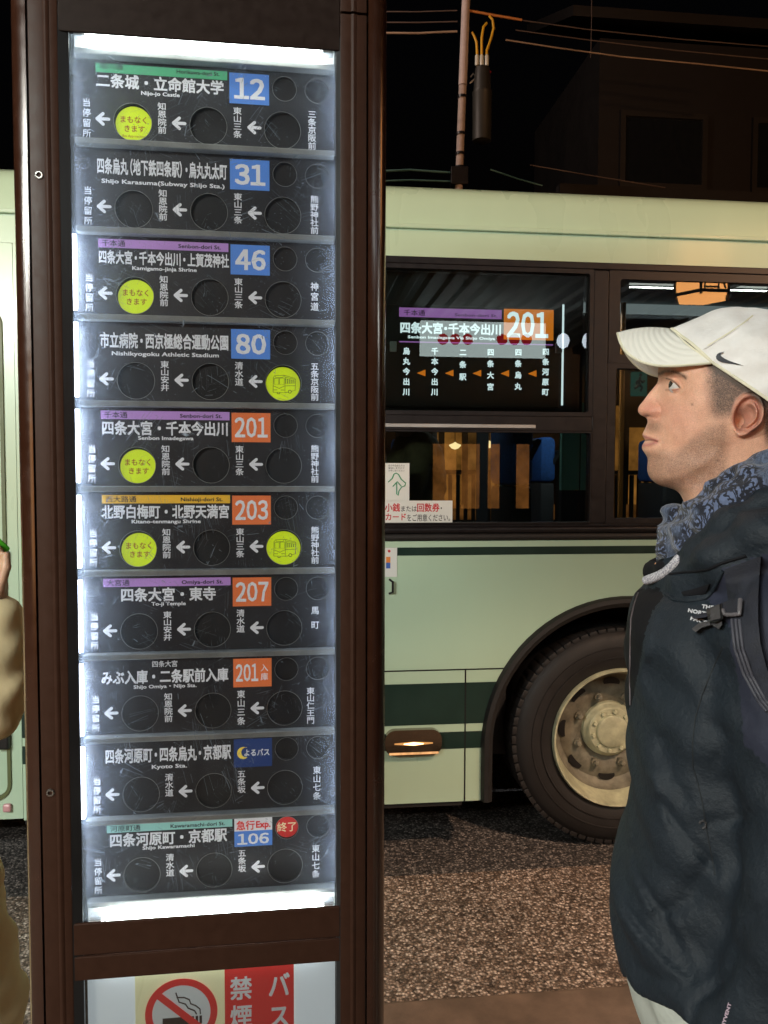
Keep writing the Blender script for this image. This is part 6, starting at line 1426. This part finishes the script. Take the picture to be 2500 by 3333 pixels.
# legs and shoes
pz = .93; lr = float(np.interp(.9, ez_, er_)) + .17
lo = (lr - .22, -.24, -.005); hi = (lr + .26, .24, 1.0); Pg = grid(lo, hi, .008)
d = cap(Pg, (lr - .02, 0, .93), (lr, 0, .88), .15, .15)
for sg in (1, -1):
    d = smin(d, smin(cap(Pg, (lr - .02, -.085 * sg, .90), (lr - .02, -.09 * sg, .50), .092, .068), cap(Pg, (lr - .02, -.09 * sg, .5), (lr + .02, -.10 * sg, .09), .066, .058), .02), .02)
d = np.maximum(d, .055 - Pg[2]) + .004 * np.sin(Pg[2] * 40 + Pg[0] * 30 + 2 * np.sin(Pg[1] * 30))
Vp, Qp = surf_nets((-d).astype(np.float32), lo, .008)
link('trousers', mesh('trousers', Vp, Qp.tolist(), mat('light_trousers', (.40, .42, .38), .85, 0, .1, 20, .002, 60), 180), man)
for sg in (1, -1):
    lo2 = (lr - .22, -.17 if sg > 0 else .03, -.001); hi2 = (lr + .12, -.03 if sg > 0 else .17, .13); Pg = grid(lo2, hi2, .006)
    d = smin(cap(Pg, (lr + .03, -.10 * sg, .05), (lr - .15, -.105 * sg, .035), .046, .040), cap(Pg, (lr + .02, -.10 * sg, .05), (lr + .02, -.1 * sg, .10), .046), .02); d = np.maximum(d, .002 - Pg[2])
    Vp, Qp = surf_nets((-d).astype(np.float32), lo2, .006); link('shoe', mesh('shoe', Vp, Qp.tolist(), jblack, 180), man)

# ---- other people: simple complete figures built the same way
def figure(name_root, J, h, mats_, hand=None, clothes='coat', coat_r=1.0, legs=True, hair=(.02, .015, .012)):
    """J: joints in the person's frame (x forward = -x). one body mesh, coat and hair as children"""
    hd = np.array(J['head']); nb = np.array(J['neck']); pv = np.array(J['pelvis'])
    allp = np.array([hd, pv] + [J[k] for k in J if k not in ('head', 'neck', 'pelvis')]); lo = allp.min(0) - .20; hi = allp.max(0) + .20
    Pg = grid(lo, hi, h)
    body = smin(ell(Pg, hd, (.098, .076, .118)), cap(Pg, hd + [.01, 0, -.06], nb, .052, .055), .03)
    body = smin(body, ell(Pg, hd + [-.098, 0, -.02], (.016, .012, .022)), .012)
    body = smin(body, ell(Pg, hd + [-.070, 0, -.085], (.035, .035, .030)), .02)
    for sg in (1, -1): body = smin(body, ell(Pg, hd + [.012, .078 * sg, -.01], (.022, .010, .032)), .006); body = np.maximum(body, -ell(Pg, hd + [-.098, .032 * sg, .012], (.016, .017, .009)))
    body = smin(body, cap(Pg, nb, pv, .10, .11), .04); coat = None
    tor = [(nb + [0, 0, -.10], pv + [0, 0, .02])]
    for sg, s in ((1, 'l'), (-1, 'r')):
        sh_, el_, wr_ = [np.array(J[k + s]) for k in ('sh', 'el', 'wr')]
        body = smin(body, smin(cap(Pg, sh_, el_, .045, .036), cap(Pg, el_, wr_, .035, .026), .01), .02)
        c = smin(cap(Pg, sh_, el_, .066 * coat_r, .058 * coat_r), cap(Pg, el_, wr_ + (el_ - wr_) * .06, .056 * coat_r, .045 * coat_r), .02)
        c = smin(c, cap(Pg, nb + [.01, 0, -.05], sh_, .075, .066), .03); coat = c if coat is None else np.minimum(coat, c)
    ts = cap(Pg, nb + [0, 0, -.12], pv, .135, .150); coat = smin(coat, ts, .03)
    if legs:
        for s in 'lr':
            kn, an = np.array(J['kn' + s]), np.array(J['an' + s]); hp = pv + [0, (.09 if kn[1] > pv[1] else -.09), -.02]
            body = smin(body, smin(cap(Pg, hp, kn, .075, .055), cap(Pg, kn, an, .052, .04), .02), .02)
    if 'hem' in J: coat = smin(coat, cap(Pg, pv, np.array(J['hem']), .16, .19), .03)
    coat = coat + .006 * np.sin(Pg[2] * 38 + Pg[0] * 25 + 2 * np.sin(Pg[1] * 20 + Pg[2] * 9)) + .003 * np.sin(Pg[2] * 90 + 3 * np.sin(Pg[0] * 31))
    t = empty(*name_root)
    Vb, Qb = surf_nets((-body).astype(np.float32), lo, h); Qb = Qb.tolist()
    if hand is not None:
        Vh, Qh = hand; Qb += (Qh + len(Vb)).tolist(); Vb = np.concatenate([Vb, Vh])
    me = mesh('body', Vb, Qb, skin_m, 180); tn = np.tile([.52, .32, .22], (len(Vb), 1)); set_tone(me, tn); link('body', me, t)
    Vc_, Qc_ = surf_nets((-coat).astype(np.float32), lo, h); link(clothes, mesh(clothes, Vc_, Qc_.tolist(), mats_[0], 180), t)
    hr = ell(Pg, hd + [.018, 0, .018], (.100, .088, .122)); hr = np.maximum(hr, -(Pg[0] - (hd[0] - .055) + .35 * (Pg[2] - hd[2] - .05) * -1)); hr = np.maximum(hr, hd[2] - .06 - Pg[2] + .0 * Pg[0])
    Vr, Qr = surf_nets((-hr).astype(np.float32) * np.ones_like(coat, dtype=np.float32), lo, h); link('hair', mesh('hair', Vr, Qr.tolist(), mats_[1], 180), t)
    return t
hairm = mat('dark_hair', (.018, .012, .010), .5, 0, .3, 90, .003, 200)
# person on the left in a yellow beige coat, phone in hand
LD, LYAW = 1.75, radians(28)
nL = (-sin(LYAW), cos(LYAW)); oL = (nL[0] * LD, nL[1] * LD)
def LPt(px, py, W=0.0): r, z = on_plane(px, py, LD, LYAW, -W, True); return np.array([r, -W, z])
E_ = LPt(-38, 2290, .10); Wr_ = LPt(-24, 2010, .06); EZl = E_[2]
bx0 = E_[0] - .20
J = dict(head=(bx0 - .02, .05, 1.52), neck=(bx0 + .01, .05, 1.36), pelvis=(bx0 + .02, .06, .92), shl=(bx0 + .02, .22, 1.30), ell=(bx0 + .03, .30, 1.05), wrl=(bx0 - .20, .22, 1.02), shr=(E_[0] - .14, -.10, 1.30), elr=tuple(E_), wrr=tuple(Wr_), hem=(bx0 + .075, .05, .45), knl=(bx0, .13, .50), anl=(bx0, .13, .09), knr=(bx0, -.03, .5), anr=(bx0, -.03, .09))
# hand gripping the phone
tipF = LPt(38, 1846, .07)
hx = Wr_; up_ = np.array([0, 0, 1.0])
lo = np.minimum(hx, tipF) - .07; hi = np.maximum(hx, tipF) + .08; Pg = grid(lo, hi, .0028)
pc = hx + [.004, 0, .055]; ph_c = hx + [-.040, -.012, .112]
d = smin(cap(Pg, hx + [0, 0, -.02], hx + [0, 0, .02], .026, .027), cap(Pg, hx + [-.006, -.004, .030], pc, .030, .026), .012)
fing = [((.012, -.020, .070), (.026, -.022, .095), (.026, -.020, .118)), ((.010, -.006, .080), (.022, -.006, .110), (.012, -.010, .132)), ((.004, .010, .082), (.004, .010, .108), (-.014, .000, .120)), ((-.006, .022, .076), (-.014, .022, .098), (-.030, .010, .108))]
for f_ in fing:
    p = [hx + np.array(q) for q in f_]; d = smin(d, smin(cap(Pg, p[0] - [0, 0, .02], p[1], .0095, .0085), cap(Pg, p[1], p[2], .0085, .0070), .003), .005)
p = [hx + np.array(q) for q in ((-.02, -.012, .03), (-.036, -.022, .055), (-.046, -.022, .082))]; d = smin(d, smin(cap(Pg, p[0], p[1], .012, .0105), cap(Pg, p[1], p[2], .0105, .0085), .004), .006)
hand = surf_nets((-d).astype(np.float32), lo, .0028)
yel = mat('coat_yellow_beige', (.84, .70, .42), .9, 0, .05, 10, .0006, 90)
lp_ = figure(('person', 'person in a yellow beige coat holding a green phone at the left edge', 'person', (oL[0], oL[1], 0), LYAW, None, (bx0, .05, 0)), J, .009, [yel, hairm], hand, 'coat', 1.18)
for sg in (.13, -.03): MB().box(bx0 - .16, bx0 + .06, sg - .045, sg + .045, -.001, .09, .03).obj('shoe', jblack, lp_, 40)
phc = Vector((hx[0] - .040, hx[1] - .004, hx[2] + .108))
ph = MB(); ph.box(-.036, .036, -.0045, .0045, -.070, .070, .004); pho = ph.me('smartphone', mat('phone_green', (.10, .62, .03), .4, 0, .03), 40)
pobj = bpy.data.objects.new('smartphone', pho); COL.objects.link(pobj)
MLm = Matrix.Translation((oL[0], oL[1], 0)) @ Matrix.Rotation(LYAW, 4, 'Z')
pobj.matrix_world = MLm @ Matrix.Translation(phc) @ Matrix.Rotation(radians(48), 4, 'Y') @ Matrix.Rotation(radians(12), 4, 'Z')
tag(pobj, 'bright green smartphone held up at the left edge', 'phone')
# seated figures behind the lower bus window; the khaki one replaces a reflection
ink_white = mat('shirt_white', (.6, .6, .6), .7); khaki = mat('jacket_khaki', (.17, .13, .065), .85, 0, .2, 20, .004, 40); suit = mat('suit_black', (.014, .014, .016), .8, 0, .2, 12, .002, 60)
def passenger(s, w, label, ms, clothes, wr=(-.30, 1.38)):
    z0 = 1.11
    J = dict(head=(s - .03, w, z0 + .80), neck=(s, w, z0 + .64), pelvis=(s, w, z0 + .06), shl=(s, w + .17, z0 + .56), ell=(s - .08, w + .22, z0 + .30), wrl=(s + wr[0], w + .10, wr[1]), shr=(s, w - .17, z0 + .56), elr=(s - .07, w - .19, z0 + .30), wrr=(s + wr[0], w - .10, wr[1]), knl=(s - .42, w + .09, z0 + .04), anl=(s - .42, w + .09, z0 - .38), knr=(s - .42, w - .09, z0 + .04), anr=(s - .42, w - .09, z0 - .38))
    return figure(('person', label, 'person', (0, D_BUS, 0), YAW_BUS, None, (s, w, z0)), J, .013, ms, None, clothes)
passenger(.20, .40, 'seated figure in a khaki jacket added in place of a reflected sleeve', [khaki, hairm], 'jacket', (-.28, 1.50))
p2 = passenger(-.16, 1.0, 'seated bus passenger in a black suit beside the window notice', [suit, hairm], 'suit_jacket', (-.26, 1.48))
MB().tube([(-.06, .88, 1.80), (-.01, .86, 1.76), (.03, .84, 1.70), (.0, .83, 1.64)], .012, 6).obj('shirt_collar', ink_white, p2, 60)
